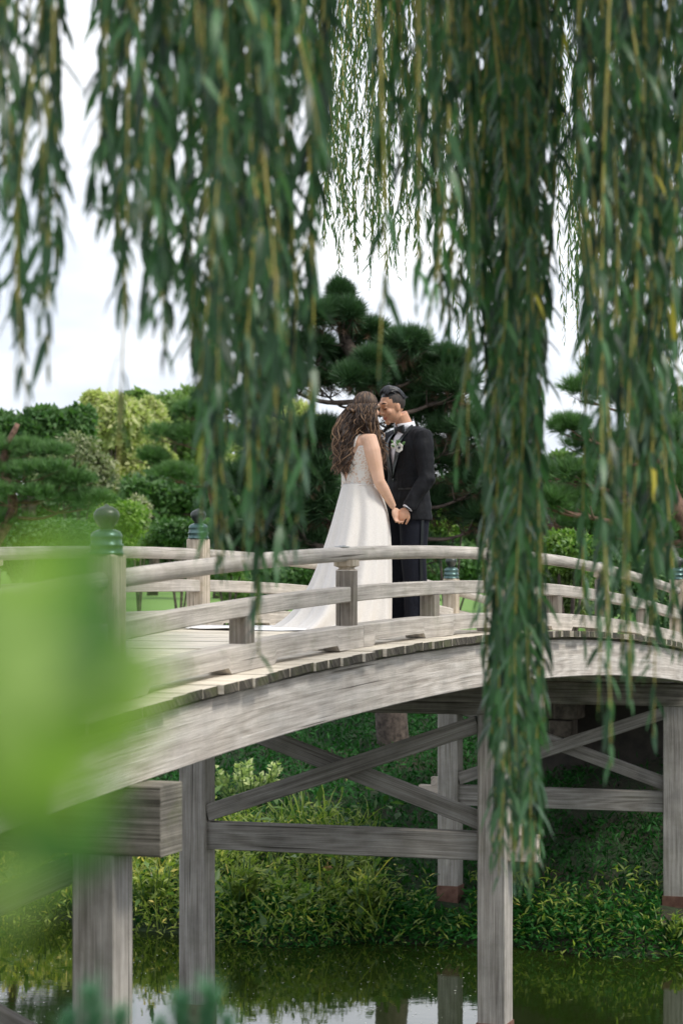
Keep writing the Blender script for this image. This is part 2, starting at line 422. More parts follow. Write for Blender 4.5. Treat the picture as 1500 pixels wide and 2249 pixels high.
mw, n, b, out = newmat('pond_water')
geo = n.nodes.new('ShaderNodeNewGeometry')
b.inputs['Base Color'].default_value = (.014, .024, .004, 1); b.inputs['Roughness'].default_value = .03; b.inputs['IOR'].default_value = 1.33
b.inputs['Specular IOR Level'].default_value = .75
w1 = nnoise(n, geo.outputs['Position'], (1, 1.6, 1), 3.2, 3, .5); w2 = nnoise(n, geo.outputs['Position'], (1, 1, 1), 14, 3, .6)
ad = n.nodes.new('ShaderNodeMath'); ad.operation = 'MULTIPLY_ADD'; n.links.new(w2, ad.inputs[0]); ad.inputs[1].default_value = .2; n.links.new(w1, ad.inputs[2])
bump(n, b, ad.outputs[0], .012, .05)
mb = MB(); mb.add([(-40, -2, 0), (40, -2, 0), (40, 31, 0), (-40, 31, 0)], [(0, 1, 2, 3)])
wa = mb.build('pond_water', mw); wa['kind'] = 'structure'; wa.name = 'water'
# floating specks on the surface
N = 650; px_ = RG.uniform(-3.6, 1.2, N); py_ = RG.uniform(17.5, 23, N)
M_SPECK = leafmat('floating_fluff', (.45, .45, .40), (.7, .7, .62), .1, .6)
sp = scatter('floating_specks', *T_LEAF, np.stack([px_, py_, np.full(N, .006)], 1), rdir(N) * [1, 1, 0], np.tile([0, 0, 1.0], (N, 1)), RG.uniform(.006, .02, N), M_SPECK, kind='stuff')
sp['label'] = 'tiny pale specks of fluff floating on the dark pond'

# ------------------------------------------------------------------ footbridge
AX = Vector((.3216, .9468, 0)); VC = Vector((-.9468, .3216, 0)); UP = Vector((0, 0, 1)); W = 2.292; S = 6.72
def deckz(u): return 3.24 - .00526 * (u + 1.76) ** 2
def slope(u): return -2 * .00526 * (u + 1.76)
def Bp(u, v, h=0.0):
    return Vector((1.11, 17.2, 0)) + AX * u + VC * v + Vector((0, 0, deckz(u) + h))
BANG = math.atan2(AX.y, AX.x)
RB = Matrix.Rotation(BANG, 3, 'Z')          # local x = bridge axis, local y = VC
def rect(w, h, z0=0.0, c=.006):
    a, t, bb = w / 2, z0 + h, z0
    return [(-a, bb + c), (-a + c, bb), (a - c, bb), (a, bb + c), (a, t - c), (a - c, t), (-a + c, t), (-a, t - c)]
br = thing('footbridge', 'weathered grey wooden arched footbridge over the pond', 'bridge', tuple(Bp(-1.76, W / 2, -3.24)))
U0, U1 = -13.5, 10.1
def run(u0, u1, step=.35):
    n_ = max(1, round((u1 - u0) / step)); return [u0 + (u1 - u0) * i / n_ for i in range(n_ + 1)]
# girders
for v, wd, nm in ((-.105, .13, 'girder'), (.72, .12, 'girder'), (1.55, .12, 'girder'), (W + .105, .13, 'girder')):
    us_ = run(U0, U1, .5); mb = MB()
    mb.sweep(rect(wd, .285, -.352), [Bp(u, v) for u in us_], VC, UP); mb.build(nm, W_GIRD, br)
# laminated joint lines: thin raised lamellae on the outer faces are too small; a drip board sits under the planks
for v in (-.12, W + .12):
    mb = MB(); us_ = run(U0, U1, .5); mb.sweep(rect(.11, .02, -.066, .003), [Bp(u, v) for u in us_], VC, UP); mb.build('drip_board', W_PEND, br)
# deck planks, each its own piece
pl_me = []
for k in range(6):
    r_ = random.Random(k); mb = MB()
    mb.box((0, 0, -.0225), (.186, W + .46 + r_.uniform(-.02, .02), .045))
    me = mb.mesh('deck_plank'); me.materials.append(W_DECK); me.materials.append(W_PEND)
    # end faces are the two with normals along the plank
    for p in me.polygons:
        if abs(p.normal.y) > .9: p.material_index = 1
    pl_me.append(me)
u = U0 + .1; i = 0
borg = wloc(br)
while u < U1:
    o = bpy.data.objects.new('deck_plank', random.choice(pl_me)); link(o, br)
    o.location = Bp(u, W / 2 + random.uniform(-.018, .018), random.uniform(-.004, .002)) - borg
    o.rotation_euler = (Matrix.Rotation(BANG, 3, 'Z') @ Matrix.Rotation(-math.atan(slope(u)), 3, 'Y')).to_euler()
    if i % 1 == 0:
        pass
    u += .195; i += 1
# bottom (kerb) rails with shallow cut-outs, mid rails, round handrails per span
news = [-2 * S, -S, 0, S, 9.9]
def notch(u):
    d = abs(((u / (S / 4)) + .5) % 1 - .5) * (S / 4)
    return 0.0 if d < .33 else .032
for v in (0.0, W):
    cuts = sorted(set([U0, U1] + [round(k * S / 4 + s_ * .33 + e, 4) for k in range(-8, 7) for s_ in (-1, 1) for e in (-.02, .02)] + [round(k * S / 4 + .84, 4) for k in range(-8, 7)]))
    cuts = [c for c in cuts if U0 <= c <= U1]
    splices = [U0] + [k * S + S / 2 + .12 for k in (-2, -1, 0)] + [U1]
    for a, b_ in zip(splices[:-1], splices[1:]):
        uu = [a + .003] + [c for c in cuts if a + .02 < c < b_ - .02] + [b_ - .003]
        profs = []
        for u in uu:
            bt = notch(u) + .004
            profs.append([(-.065, bt), (.065, bt), (.065, .129), (.059, .135), (-.059, .135), (-.065, .129)])
        mb = MB(); mb.sweep(profs, [Bp(u, v) for u in uu], VC, UP, smooth_u=a + 14); mb.build('kerb_rail', W_RAIL, br)
    for a, b_ in zip(news[:-1], news[1:]):
        uu = run(a + .06, b_ - .06, .4)
        mb = MB(); mb.sweep(rect(.085, .088, .272), [Bp(u, v) for u in uu], VC, UP); mb.build('middle_rail', W_RAIL, br)
        uu = run(a + .045, b_ - .045, .4)
        n_ = 14; pr = [(.043 * math.cos(6.283 * k / n_), .043 * math.sin(6.283 * k / n_)) for k in range(n_)]
        mb = MB(); mb.sweep(pr, [Bp(u, v, .548) for u in uu], VC, UP); mb.build('handrail', W_RAIL, br, smooth=False).data.polygons.foreach_set('use_smooth', [True] * (n_ * (len(uu) - 1)) + [False, False])
# intermediate posts and blocks
def part_at(me, name, u, v, parent, h=0.0):
    o = bpy.data.objects.new(name, me); link(o, parent); o.location = Bp(u, v, h) - wloc(parent); o.rotation_euler = (0, 0, BANG); return o
def vbox(mb, w, d, z0, z1, c=.008, cx=0, cy=0):
    a, e = w / 2, d / 2
    pr = [(-a, -e + c), (-a + c, -e), (a - c, -e), (a, -e + c), (a, e - c), (a - c, e), (-a + c, e), (-a, e - c)]
    mb.sweep(pr, [(cx, cy, z0), (cx, cy, z1 - c * .6)], Vector((1, 0, 0)), Vector((0, 1, 0)))
mb = MB(); vbox(mb, .105, .105, .13, .46, .012); ip = mb.mesh('rail_post'); ip.materials.append(W_BLK)
mb = MB(); pr = lambda a: [(-a, -a), (a, -a), (a, a), (-a, a)]
mb.sweep([pr(.052), pr(.036), pr(.036), pr(.058), pr(.058)], [(0, 0, .455), (0, 0, .463), (0, 0, .470), (0, 0, .480), (0, 0, .515)], Vector((1, 0, 0)), Vector((0, 1, 0)))
ic = mb.mesh('post_capital'); ic.materials.append(W_POST)
mb = MB(); mb.box((0, 0, .592), (.14, .045, .006)); [mb.lathe([(.006, .594), (.006, .599), (.001, .601)], 8, (dx, 0, 0)) for dx in (-.05, -.02, .02, .05)]
pt = mb.mesh('strap_plate'); pt.materials.append(M_PLATE)
mb = MB(); vbox(mb, .118, .10, .13, .276, .006); blk = mb.mesh('rail_block'); blk.materials.append(W_BLK)
for v in (0.0, W):
    for u in (-1.5 * S, -.5 * S, .5 * S, 8.35):
        p_ = part_at(ip, 'rail_post', u, v, br)
        c_ = bpy.data.objects.new('post_capital', ic); link(c_, p_)
        part_at(pt, 'strap_plate', u - .08, v, br)
    for k in range(-8, 7):
        if k % 2: part_at(blk, 'rail_block', k * S / 4, v, br)
# newel posts with bronze finials
mb = MB(); w_ = .137; c = .012; a = w_ / 2
oc = lambda a, c: [(-a, -a + c), (-a + c, -a), (a - c, -a), (a, -a + c), (a, a - c), (a - c, a), (-a + c, a), (-a, a - c)]
mb.sweep([oc(a, .006), oc(a, .006), oc(a - .01, .012)], [(0, 0, -.02), (0, 0, .655), (0, 0, .667)], Vector((1, 0, 0)), Vector((0, 1, 0)))
nm_ = mb.mesh('newel_post'); nm_.materials.append(W_POST)
mb = MB(); mb.lathe([(.079, .664), (.079, .672), (.074, .676), (.074, .700), (.078, .703), (.078, .709), (.071, .712), (.070, .738), (.073, .742), (.072, .752), (.062, .766), (.046, .774), (.033, .778)], 28)
cm_ = mb.mesh('finial_collar', smooth=False); cm_.materials.append(M_BRONZE); cm_.polygons.foreach_set('use_smooth', [True] * (28 * 12) + [False, False])
mb = MB(); mb.lathe([(.030, .772), (.030, .786), (.042, .800), (.054, .820), (.059, .838), (.056, .854), (.044, .868), (.026, .877), (.010, .884), (.001, .893)], 28)
km_ = mb.mesh('finial_knob', smooth=True); km_.materials.append(M_KNOB)
for v in (0.0, W):
    for u in news:
        p_ = part_at(nm_, 'newel_post', u, v, br)
        for me_, nme in ((cm_, 'finial_collar'), (km_, 'finial_knob')):
            c_ = bpy.data.objects.new(nme, me_); link(c_, p_)
# bents : piles, boots, cap beam, tie beam, cross braces
def straight(mb, a, b_, w, h, side=None):
    a, b_ = Vector(a), Vector(b_); d = (b_ - a).normalized(); s_ = Vector(side).normalized(); t = d.cross(s_).normalized()
    n_ = max(1, int((b_ - a).length / .5)); mb.sweep([(x, y) for x, y in rect(w, h, -h / 2)], [a + (b_ - a) * i / n_ for i in range(n_ + 1)], s_, t)
def rel(u, v, z): return Vector((1.11, 17.2, 0)) + AX * u + VC * v + Vector((0, 0, z))
for bi, (u, caph, tz) in enumerate(((-2 * S, .3, 1.15), (-S, .315, 1.18), (0, .235, 1.595), (S, .215, 1.255))):
    gz = deckz(u) - .354; cb = gz - caph; PS = .207
    mb = MB(); straight(mb, rel(u, -.315, gz - caph / 2), rel(u, W + .315, gz - caph / 2), .25, caph, AX); mb.build('cap_beam', W_CAP, br, bevel=.012)
    for v in (.02, W + .01):
        mb = MB(); pts_ = [rel(u, v, z) for z in np.linspace(-1.3, cb, 8)]
        mb.sweep([(-PS / 2, -PS / 2 + .008), (-PS / 2 + .008, -PS / 2), (PS / 2 - .008, -PS / 2), (PS / 2, -PS / 2 + .008), (PS / 2, PS / 2 - .008), (PS / 2 - .008, PS / 2), (-PS / 2 + .008, PS / 2), (-PS / 2, PS / 2 - .008)], pts_, AX, VC)
        p_ = mb.build('pile', W_PILE, br)
        mb = MB(); q = PS / 2 + .007
        mb.sweep([(-q, -q), (q, -q), (q, q), (-q, q)], [rel(u, v, -1.25), rel(u, v, .45)], AX, VC); mb.build('steel_boot', M_RUST, p_)
    mb = MB(); straight(mb, rel(u, .02 + PS / 2 - .001, tz + .1), rel(u, W + .01 - PS / 2 + .001, tz + .1), .13, .2, AX); mb.build('tie_beam', W_BRACE, br)
    for v, sg in ((.02, -1), (W + .01, 1)):
        mb = MB(); straight(mb, rel(u, v + sg * (PS / 2 - .001), tz + .095), rel(u, v + sg * (PS / 2 + .215), tz + .095), .09, .19, AX); te = mb.build('tie_tenon', W_NEW, br)
        mb = MB(); mb.box(rel(u, v + sg * (PS / 2 + .045), tz + .19 + .042), (.09, .08, .084), RB); mb.build('tenon_wedge', W_NEW, te)
    za, zb = cb - .07, tz + .2 + .07
    for off, (v0, v1) in ((-.045, (.13, W - .1)), (.045, (W - .1, .13))):
        mb = MB(); straight(mb, rel(u + off, v0, za), rel(u + off, v1, zb), .075, .125, AX); mb.build('cross_brace', W_BRACE, br)

# stone abutment at the far end
ab = thing('stone_abutment', 'rough cut stone abutment under the far end of the footbridge', 'abutment', tuple(rel(9.4, W / 2, 1.2)))
rr = random.Random(5)
mb = MB(); mb.box(rel(9.75, W / 2, 1.6), (.3, W + .5, 1.5), RB); mb.build('shade_backing', plain('under_deck_shade', (.03, .027, .022), .95, 0, (.06, .05, .04), 5, .4), ab)  # added dark slab: shade below the deck end put into its colour
for row in range(2):
    v = 1.50 + rr.random() * .05 + .10 * (1 - row)
    while v < 1.85:
        w_ = rr.uniform(.2, .3); mb = MB()
        mb.box(rel(9.3 + rr.uniform(-.05, .05), v + w_ / 2, 1.86 + row * .2), (.4, w_ - .02, .185), RB @ Matrix.Rotation(rr.uniform(-.05, .05), 3, 'Z'))
        mb.build('stone', M_STONE, ab, bevel=.02); v += w_

# ------------------------------------------------------------------ the couple
def sgn_pow(x, p): return math.copysign(abs(x) ** p, x)
class Body:
    def __init__(s, O, ang):
        s.O = Vector(O); s.Fv = Vector((math.cos(ang), math.sin(ang), 0)); s.Sv = UP.cross(s.Fv)   # Sv = its left
        s.M = Matrix((s.Sv, s.Fv, UP)).transposed()
    def p(s, l, f, z): return s.O + s.M @ Vector((l, f, z))
    def ring(s, z, a, b, f=0.0, l=0.0, n=28, ex=1.0):
        out_ = []
        for k in range(n):
            t = 2 * math.pi * k / n
            out_.append(s.p(l + a * sgn_pow(math.cos(t), ex), f + b * sgn_pow(math.sin(t), ex), z))
        return out_
def rotx(a): return Matrix.Rotation(a, 3, 'X')
def rotz(a): return Matrix.Rotation(a, 3, 'Z')
def head_shapes(mb, B, c, pitch, sc=1.0, jaw=1.0, yaw=0.0):
    """skull, jaw, nose, lips and ears at c (left, forward, up), pitched down"""
    m = B.M @ rotz(yaw) @ rotx(-pitch); C = B.p(*c)
    q = lambda l, f, z: C + m @ Vector((l * sc, f * sc, z * sc))
    r_ = lambda a, b_, c_: (a * sc, b_ * sc, c_ * sc)
    mb.ell(q(0, -.012, .025), r_(.074, .094, .092), m, 24, 16)
    mb.ell(q(0, .018, -.035), r_(.062 * jaw, .070, .078), m, 20, 14)
    mb.ell(q(0, .066, -.095), r_(.026 * jaw, .020, .020), m)      # chin
    mb.ell(q(0, .068, -.062), r_(.028, .018, .022), m)            # mouth mound
    mb.ell(q(0, .074, .038), r_(.050, .018, .022), m)             # brow
    for s_ in (-1, 1):
        mb.ell(q(.036 * s_, .058, -.022), r_(.026, .024, .026), m)  # cheek
        mb.ell(q(.028 * s_, .074, .012), r_(.013, .010, .008), m)   # eyelid
        mb.ell(q(.074 * s_, -.004, -.006), r_(.010, .020, .032), m @ rotx(.15))  # ear
    mb.tube([q(0, .086, .022), q(0, .097, .0), q(0, .108, -.022), q(0, .092, -.034)], [.008 * sc, .010 * sc, .014 * sc, .010 * sc], 10)
    for s_ in (-1, 1): mb.ell(q(.012 * s_, .090, -.026), r_(.009, .010, .008), m)
    mb.ell(q(0, .087, -.055), r_(.020, .008, .005), m); mb.ell(q(0, .085, -.066), r_(.018, .008, .006), m)
    return q, m
def hand(mb, wrist, d, nrm, sc=1.0, curl=(.35, .7, .7), thumb=1, spread=.1):
    """palm + four unequal fingers + thumb; d: direction of palm, nrm: towards the inside of the palm"""
    d = Vector(d).normalized(); nrm = Vector(nrm); nrm = (nrm - d * nrm.dot(d)).normalized(); s_ = d.cross(nrm)
    W_ = Vector(wrist); m = Matrix((s_, d, nrm)).transposed()
    mb.ell(W_ + d * .045 * sc, (.040 * sc, .052 * sc, .019 * sc), m, 14, 10)
    for k, (o_, L_) in enumerate(((-.029, .072), (-.010, .082), (.010, .077), (.028, .060))):
        p = W_ + d * (.078 - .004 * abs(k - 1)) * sc + s_ * o_ * sc; dd = (d + s_ * spread * (k - 1.5)).normalized(); pts = [p - dd * .02 * sc, p]; cur = 0
        for j, fr_ in enumerate((.45, .30, .25)):
            cur += curl[j]; dv = dd * math.cos(cur) + nrm * math.sin(cur); p = p + dv * L_ * fr_ * sc; pts.append(p)
        mb.tube(pts, [.0095 * sc, .0095 * sc, .0085 * sc, .0078 * sc, .0062 * sc], 8)
    b0 = W_ + d * .02 * sc + s_ * thumb * .028 * sc; d1 = (d * .7 + s_ * thumb * .6 + nrm * .35).normalized(); d2 = (d * .9 + s_ * thumb * .1 + nrm * .5).normalized()
    mb.tube([b0, b0 + d1 * .034 * sc, b0 + d1 * .034 * sc + d2 * .03 * sc, b0 + d1 * .034 * sc + d2 * .052 * sc], [.014 * sc, .0115 * sc, .010 * sc, .007 * sc], 8)

def skin(name, c, c2):
    m, n, b, out = newmat(name); g = n.nodes.new('ShaderNodeTexCoord')
    t = nnoise(n, g.outputs['Object'], (1, 1, 1), 9, 4, .6); cc = ramp(n, [(.35, c), (.65, c2)], t); n.links.new(cc, b.inputs['Base Color'])
    b.inputs['Roughness'].default_value = .5; b.inputs['Specular IOR Level'].default_value = .35
    b.inputs['Subsurface Weight'].default_value = .12; b.inputs['Subsurface Radius'].default_value = (.02, .008, .004); b.inputs['Subsurface Scale'].default_value = .5
    return m
SK_G = skin('skin_warm_tan', (.50, .27, .17), (.60, .34, .22)); SK_B = skin('skin_light', (.62, .38, .26), (.70, .45, .33))
def cloth(name, c, c2, rough=.8, scale=40, bumpy=.3, sheen=.0, spec=.3, big=5.0, bd=.02):
    m, n, b, out = newmat(name); g = n.nodes.new('ShaderNodeTexCoord')
    t = nnoise(n, g.outputs['Object'], (1, 1, 1), scale, 5, .6); cc = ramp(n, [(.35, c), (.65, c2)], t); n.links.new(cc, b.inputs['Base Color'])
    f = nnoise(n, g.outputs['Object'], (1, 1, .35), big, 3, .5, .8); bump(n, b, f, bumpy, bd)
    b.inputs['Roughness'].default_value = rough; b.inputs['Specular IOR Level'].default_value = spec; b.inputs['Sheen Weight'].default_value = sheen
    return m
C_SUIT = cloth('black_wool', (.005, .0055, .007), (.010, .011, .014), .7, 80, .9, .0, .2, 9, .03)
C_SATIN = cloth('black_satin', (.007, .010, .011), (.012, .016, .018), .38, 60, .2, 0, .4)
C_TROUS = cloth('navy_trousers', (.004, .005, .010), (.008, .010, .018), .75, 80, .9, .0, .2, 6, .04)
C_SHIRT = cloth('white_shirt', (.72, .72, .76), (.80, .80, .84), .8, 50, .3)
C_DRESS = cloth('ivory_crepe', (.62, .59, .55), (.72, .69, .66), .7, 160, .25, .2, .3, 6, .02)
def lace():
    m, n, b, out = newmat('ivory_lace_over_skin'); g = n.nodes.new('ShaderNodeTexCoord')
    v1 = n.nodes.new('ShaderNodeTexVoronoi'); v1.feature = 'DISTANCE_TO_EDGE'; v1.inputs['Scale'].default_value = 46
    dn = nnoise(n, g.outputs['Object'], (1, 1, 1), 14, 4, .7)
    mm = n.nodes.new('ShaderNodeVectorMath'); mm.operation = 'ADD'; n.links.new(g.outputs['Object'], mm.inputs[0])
    sc = n.nodes.new('ShaderNodeVectorMath'); sc.operation = 'SCALE'; sc.inputs['Scale'].default_value = .12; n.links.new(dn, sc.inputs[0]); n.links.new(sc.outputs[0], mm.inputs[1])
    n.links.new(mm.outputs[0], v1.inputs['Vector'])
    c1 = ramp(n, [(.10, (.70, .66, .61)), (.26, (.58, .39, .29))], v1.outputs['Distance'])
    big = nnoise(n, g.outputs['Object'], (1, 1, 1), 26, 3, .5); br_ = ramp(n, [(.50, (0, 0, 0)), (.56, (1, 1, 1))], big)
    c = mixc(n, c1, (.68, .65, .61), br_); n.links.new(c, b.inputs['Base Color']); b.inputs['Roughness'].default_value = .7
    bump(n, b, v1.outputs['Distance'], .5, .01); return m
C_LACE = lace()
def hairmat(name, c, c2, rough=.35):
    m, n, b, out = newmat(name); g = n.nodes.new('ShaderNodeTexCoord')
    t = nnoise(n, g.outputs['Object'], (1, 1, .3), 70, 4, .6); cc = ramp(n, [(.35, c), (.65, c2)], t); n.links.new(cc, b.inputs['Base Color'])
    b.inputs['Roughness'].default_value = rough; bump(n, b, t, .5, .004); return m
H_DK = hairmat('hair_dark_brown', (.012, .006, .004), (.035, .018, .011), .5); H_MD = hairmat('hair_brown', (.05, .027, .015), (.12, .066, .035), .5); H_LT = hairmat('hair_highlight', (.13, .072, .04), (.27, .165, .09), .55); H_BK = hairmat('hair_black', (.006, .006, .007), (.014, .014, .017), .28)
H_FADE = plain('hair_fade', (.012, .010, .009), .7, 0, (.05, .034, .026), 60)
M_LIP = plain('lip', (.42, .14, .11), .4); M_TEETH = plain('teeth', (.75, .72, .68), .3); M_BROW = plain('eyebrow_hair', (.015, .01, .008), .7)
M_PETAL = plain('petal_white', (.72, .72, .66), .6, 0, (.82, .82, .76), 30); M_FCENT = plain('flower_centre', (.01, .012, .03), .6); M_SHOE = plain('patent_shoe', (.008, .008, .009), .15)
M_GLEAF = plain('sprig_green', (.05, .12, .03), .5, 0, (.10, .20, .06), 20)

# ---- groom
gz0 = deckz(.1) + .002
G = Body((.478, 17.5, gz0), math.atan2(-.527, -.85))
groom = thing('person', 'man in a black tuxedo with a white flower pinned on his lapel', 'person', (.478, 17.5, gz0))
mb = MB()
gh = (0, .135, 1.610)
q, hm = head_shapes(mb, G, gh, .30, 1.0, 1.08)
mb.tube([G.p(0, -.01, 1.40), G.p(0, .02, 1.47), G.p(0, .07, 1.56)], [.066, .060, .058], 16)
mb.rings([G.ring(z, a, b_, f) for z, a, b_, f in ((.82, .15, .11, 0), (.95, .165, .115, 0), (1.1, .15, .10, 0), (1.28, .17, .11, 0), (1.37, .165, .09, -.01), (1.42, .09, .06, -.01))])
for s_ in (-1, 1):
    mb.tube([G.p(s_ * .09, 0, .90), G.p(s_ * .10, .01, .50), G.p(s_ * .105, -.01, .10)], [.095, .062, .045], 12)
    mb.ell(G.p(s_ * .105, .05, .045), (.045, .13, .04), G.M)
sh_l, el_l, wr_l = G.p(.178, -.01, 1.395), G.p(.246, .0, 1.085), G.p(.205, .13, .885)
mb.tube([G.p(.12, -.01, 1.37), sh_l + Vector((0, 0, -.02)), sh_l.lerp(el_l, .5), el_l, el_l.lerp(wr_l, .5), wr_l], [.045, .046, .046, .042, .038, .027], 12)
sh_r, el_r, wr_r = G.p(-.178, -.01, 1.395), G.p(-.27, .03, 1.10), G.p(-.19, .17, .90)
mb.tube([G.p(-.12, -.01, 1.37), sh_r + Vector((0, 0, -.02)), sh_r.lerp(el_r, .5), el_r, el_r.lerp(wr_r, .5), wr_r], [.045, .046, .048, .042, .038, .027], 12)
hp = G.p(.17, .20, .80)
hand(mb, wr_l + (hp - wr_l) * .15, hp - wr_l + Vector((0, 0, -.02)), Vector((.15, .95, -.1)), 1.02, (.5, .9, .7), 1, .08)
hp2 = G.p(-.15, .24, .82); hand(mb, wr_r + (hp2 - wr_r) * .15, hp2 - wr_r, Vector((-.2, -.9, 0)), 1.0, (.4, .8, .7), -1)
put(fuse(mb, .0052, 3, .4), 'body', SK_G, groom)
# face details
mb = MB()
for s_ in (-1, 1):
    mb.tube([q(s_ * .016, .088, .044), q(s_ * .034, .086, .050), q(s_ * .054, .072, .044)], [.0035, .005, .002], 6)
mb.build('eyebrow', M_BROW, groom)
mb = MB()
for s_ in (-1, 1): mb.tube([q(s_ * .016, .0835, .008), q(s_ * .030, .085, .003), q(s_ * .044, .074, .008)], [.002, .0028, .0015], 6)
mb.build('eyelashes', M_BROW, groom)
mb = MB(); mb.tube([q(-.026, .078, -.056), q(-.012, .089, -.057), q(0, .092, -.057), q(.012, .089, -.057), q(.026, .078, -.056)], [.002, .0045, .005, .0045, .002], 6)
mb.tube([q(-.024, .078, -.060), q(-.01, .087, -.069), q(0, .0885, -.071), q(.01, .087, -.069), q(.024, .078, -.060)], [.002, .005, .0055, .005, .002], 6); mb.build('lips', M_LIP, groom)
mb = MB(); mb.tube([q(-.018, .081, -.061), q(0, .0865, -.063), q(.018, .081, -.061)], [.0015, .0035, .0015], 6); mb.build('teeth', M_TEETH, groom)
# hair: faded sides + combed-back top
mb = MB()
mb.ell(q(0, -.020, .032), (.0785, .092, .090), hm, 24, 16)
def clip_head(mb, keep):
    idx = {}; V2 = []; F2 = []; M2 = []
    for f, mi in zip(mb.Fc, mb.M):
        if all(keep(Vector(mb.V[k])) for k in f):
            F2.append(f); M2.append(mi)
    mb.Fc = F2; mb.U = [None] * len(F2); mb.M = M2
def loc_head(C, m, p): return m.transposed() @ (p - C)
GC = G.p(*gh)
clip_head(mb, lambda p: (lambda h: h.z > -.045 + max(0, (h.y + .02)) * 1.5 and not (h.y > .010 + .52 * max(0, h.z) and h.z < .078))(loc_head(GC, hm, p)))
mb.build('hair_sides', H_FADE, groom, smooth=True)
mb = MB(); rr = random.Random(3)
for k in range(150):
    x0 = rr.uniform(-.056, .054); y0 = rr.uniform(-.04, .058)
    def surf(x, y, e=0.0):
        t_ = max(0, 1 - (x / .080) ** 2 - ((y + .014) / .098) ** 2); return q(x, y, .028 + .098 * math.sqrt(t_) + e)
    pts = []; L_ = rr.uniform(.055, .10)
    for j in range(6):
        t_ = j / 5; yy = y0 - L_ * t_; xx = x0 * (1 + .1 * t_) + .012 * t_
        pts.append(surf(xx, yy, .007 + (.022 if y0 > .03 else .012) * math.sin(math.pi * (t_ * .75 + .22))))
    mb.tube(pts, [.003, .0058, .0064, .006, .005, .002], 5)
mb.ell(q(0, -.012, .078), (.062, .070, .056), hm, 20, 12)
mb.build('hair', H_BK, groom, smooth=True)
# shirt, collar, bow tie
mb = MB()
mb.rings([G.ring(z, a, b_, f) for z, a, b_, f in ((.95, .168, .118, 0), (1.1, .155, .106, 0), (1.28, .175, .118, 0), (1.37, .165, .10, -.005), (1.43, .078, .074, 0), (1.47, .070, .070, .012))])
put(fuse(mb, .008, 3), 'shirt', C_SHIRT, groom)
mb = MB(); n_ = 30; r0 = []; r1 = []
for k in range(n_ + 1):
    t = math.pi / 2 + .16 + (2 * math.pi - .32) * k / n_
    r0.append(G.p(.068 * math.cos(t), .012 + .070 * math.sin(t), 1.452 + .012 * -math.sin(t))); r1.append(G.p(.069 * math.cos(t), .030 + .070 * math.sin(t), 1.500 - .012 * math.sin(t)))
mb.rings([r0, r1], cap=False, closed=False); mb.build('shirt_collar', C_SHIRT, groom, smooth=True, solid=.006)
mb = MB(); tc_ = G.p(0, .094, 1.452)
mb.ell(tc_, (.012, .012, .014), G.M)
for s_ in (-1, 1):
    rr_ = []
    for j in range(5):
        t_ = j / 4; h = .012 + .022 * t_; cpt = Vector((s_ * (.008 + .052 * t_), .094 - .02 * t_, 1.452 - .004 * t_))
        rr_.append([G.p(cpt.x, cpt.y + a_ * (.010 - .004 * t_), cpt.z + b_ * h) for a_, b_ in ((-1, -1), (1, -1), (1.3, 0), (1, 1), (-1, 1), (-1.3, 0))])
    mb.rings(rr_)
mb.build('bow_tie', C_SATIN, groom, smooth=True, bevel=.002)
# trousers
mb = MB()
for s_ in (-1, 1):
    mb.rings([G.ring(z, a, b_, f, s_ * l_) for z, a, b_, f, l_ in ((.035, .070, .095, .0, .100), (.12, .072, .088, -.005, .100), (.30, .078, .090, -.005, .098), (.52, .086, .094, .012, .094), (.72, .098, .108, .0, .086), (.86, .104, .120, -.005, .080))])
mb.rings([G.ring(z, a, b_, f) for z, a, b_, f in ((.80, .168, .118, -.008), (.92, .175, .125, -.008), (1.04, .165, .115, 0))])
put(fuse(mb, .010, 3), 'trousers', C_TROUS, groom)
mb = MB()
rr_ = []
for z, x, f in ((.05, .176, .0), (.30, .182, .0), (.52, .186, .008), (.72, .190, 0), (.90, .188, -.005)):
    rr_.append([G.p(x + e, f + w__, z) for e, w__ in ((.0, -.012), (.004, -.012), (.004, .012), (.0, .012))])
mb.rings(rr_); mb.build('satin_stripe', C_SATIN, groom)
for s_ in (-1, 1):
    mb = MB(); rr_ = []
    for f, a_, h in ((-.10, .020, .05), (-.08, .036, .07), (0, .040, .085), (.08, .048, .06), (.15, .044, .045), (.20, .022, .03)):
        rr_.append([G.p(s_ * .100 + a_ * math.cos(t), f, max(.002, h * .5 + h * .5 * math.sin(t))) for t in np.linspace(0, 6.283, 13)[:-1]])
    mb.rings(rr_); mb.build('shoe', M_SHOE, groom, smooth=True)
# jacket
mb = MB()
mb.rings([G.ring(z, a, b_, f, 0, 32, .92) for z, a, b_, f in ((.775, .205, .150, -.012), (.90, .196, .145, -.010), (1.02, .178, .130, -.005), (1.10, .172, .124, 0), (1.20, .186, .130, 0), (1.30, .196, .136, -.002), (1.375, .198, .122, -.012), (1.415, .165, .098, -.018), (1.45, .118, .080, -.02), (1.478, .082, .072, -.012))])
mb.tube([G.p(.12, -.012, 1.40), sh_l, sh_l.lerp(el_l, .3), sh_l.lerp(el_l, .65), el_l, el_l.lerp(wr_l, .35), el_l.lerp(wr_l, .7), wr_l.lerp(el_l, -.02)], [.07, .074, .073, .066, .061, .060, .054, .050], 16)
mb.tube([G.p(-.12, -.012, 1.40), sh_r, sh_r.lerp(el_r, .35), el_r, el_r.lerp(wr_r, .5), wr_r], [.07, .074, .068, .060, .054, .048], 16)
jm = fuse(mb, .008, 3)
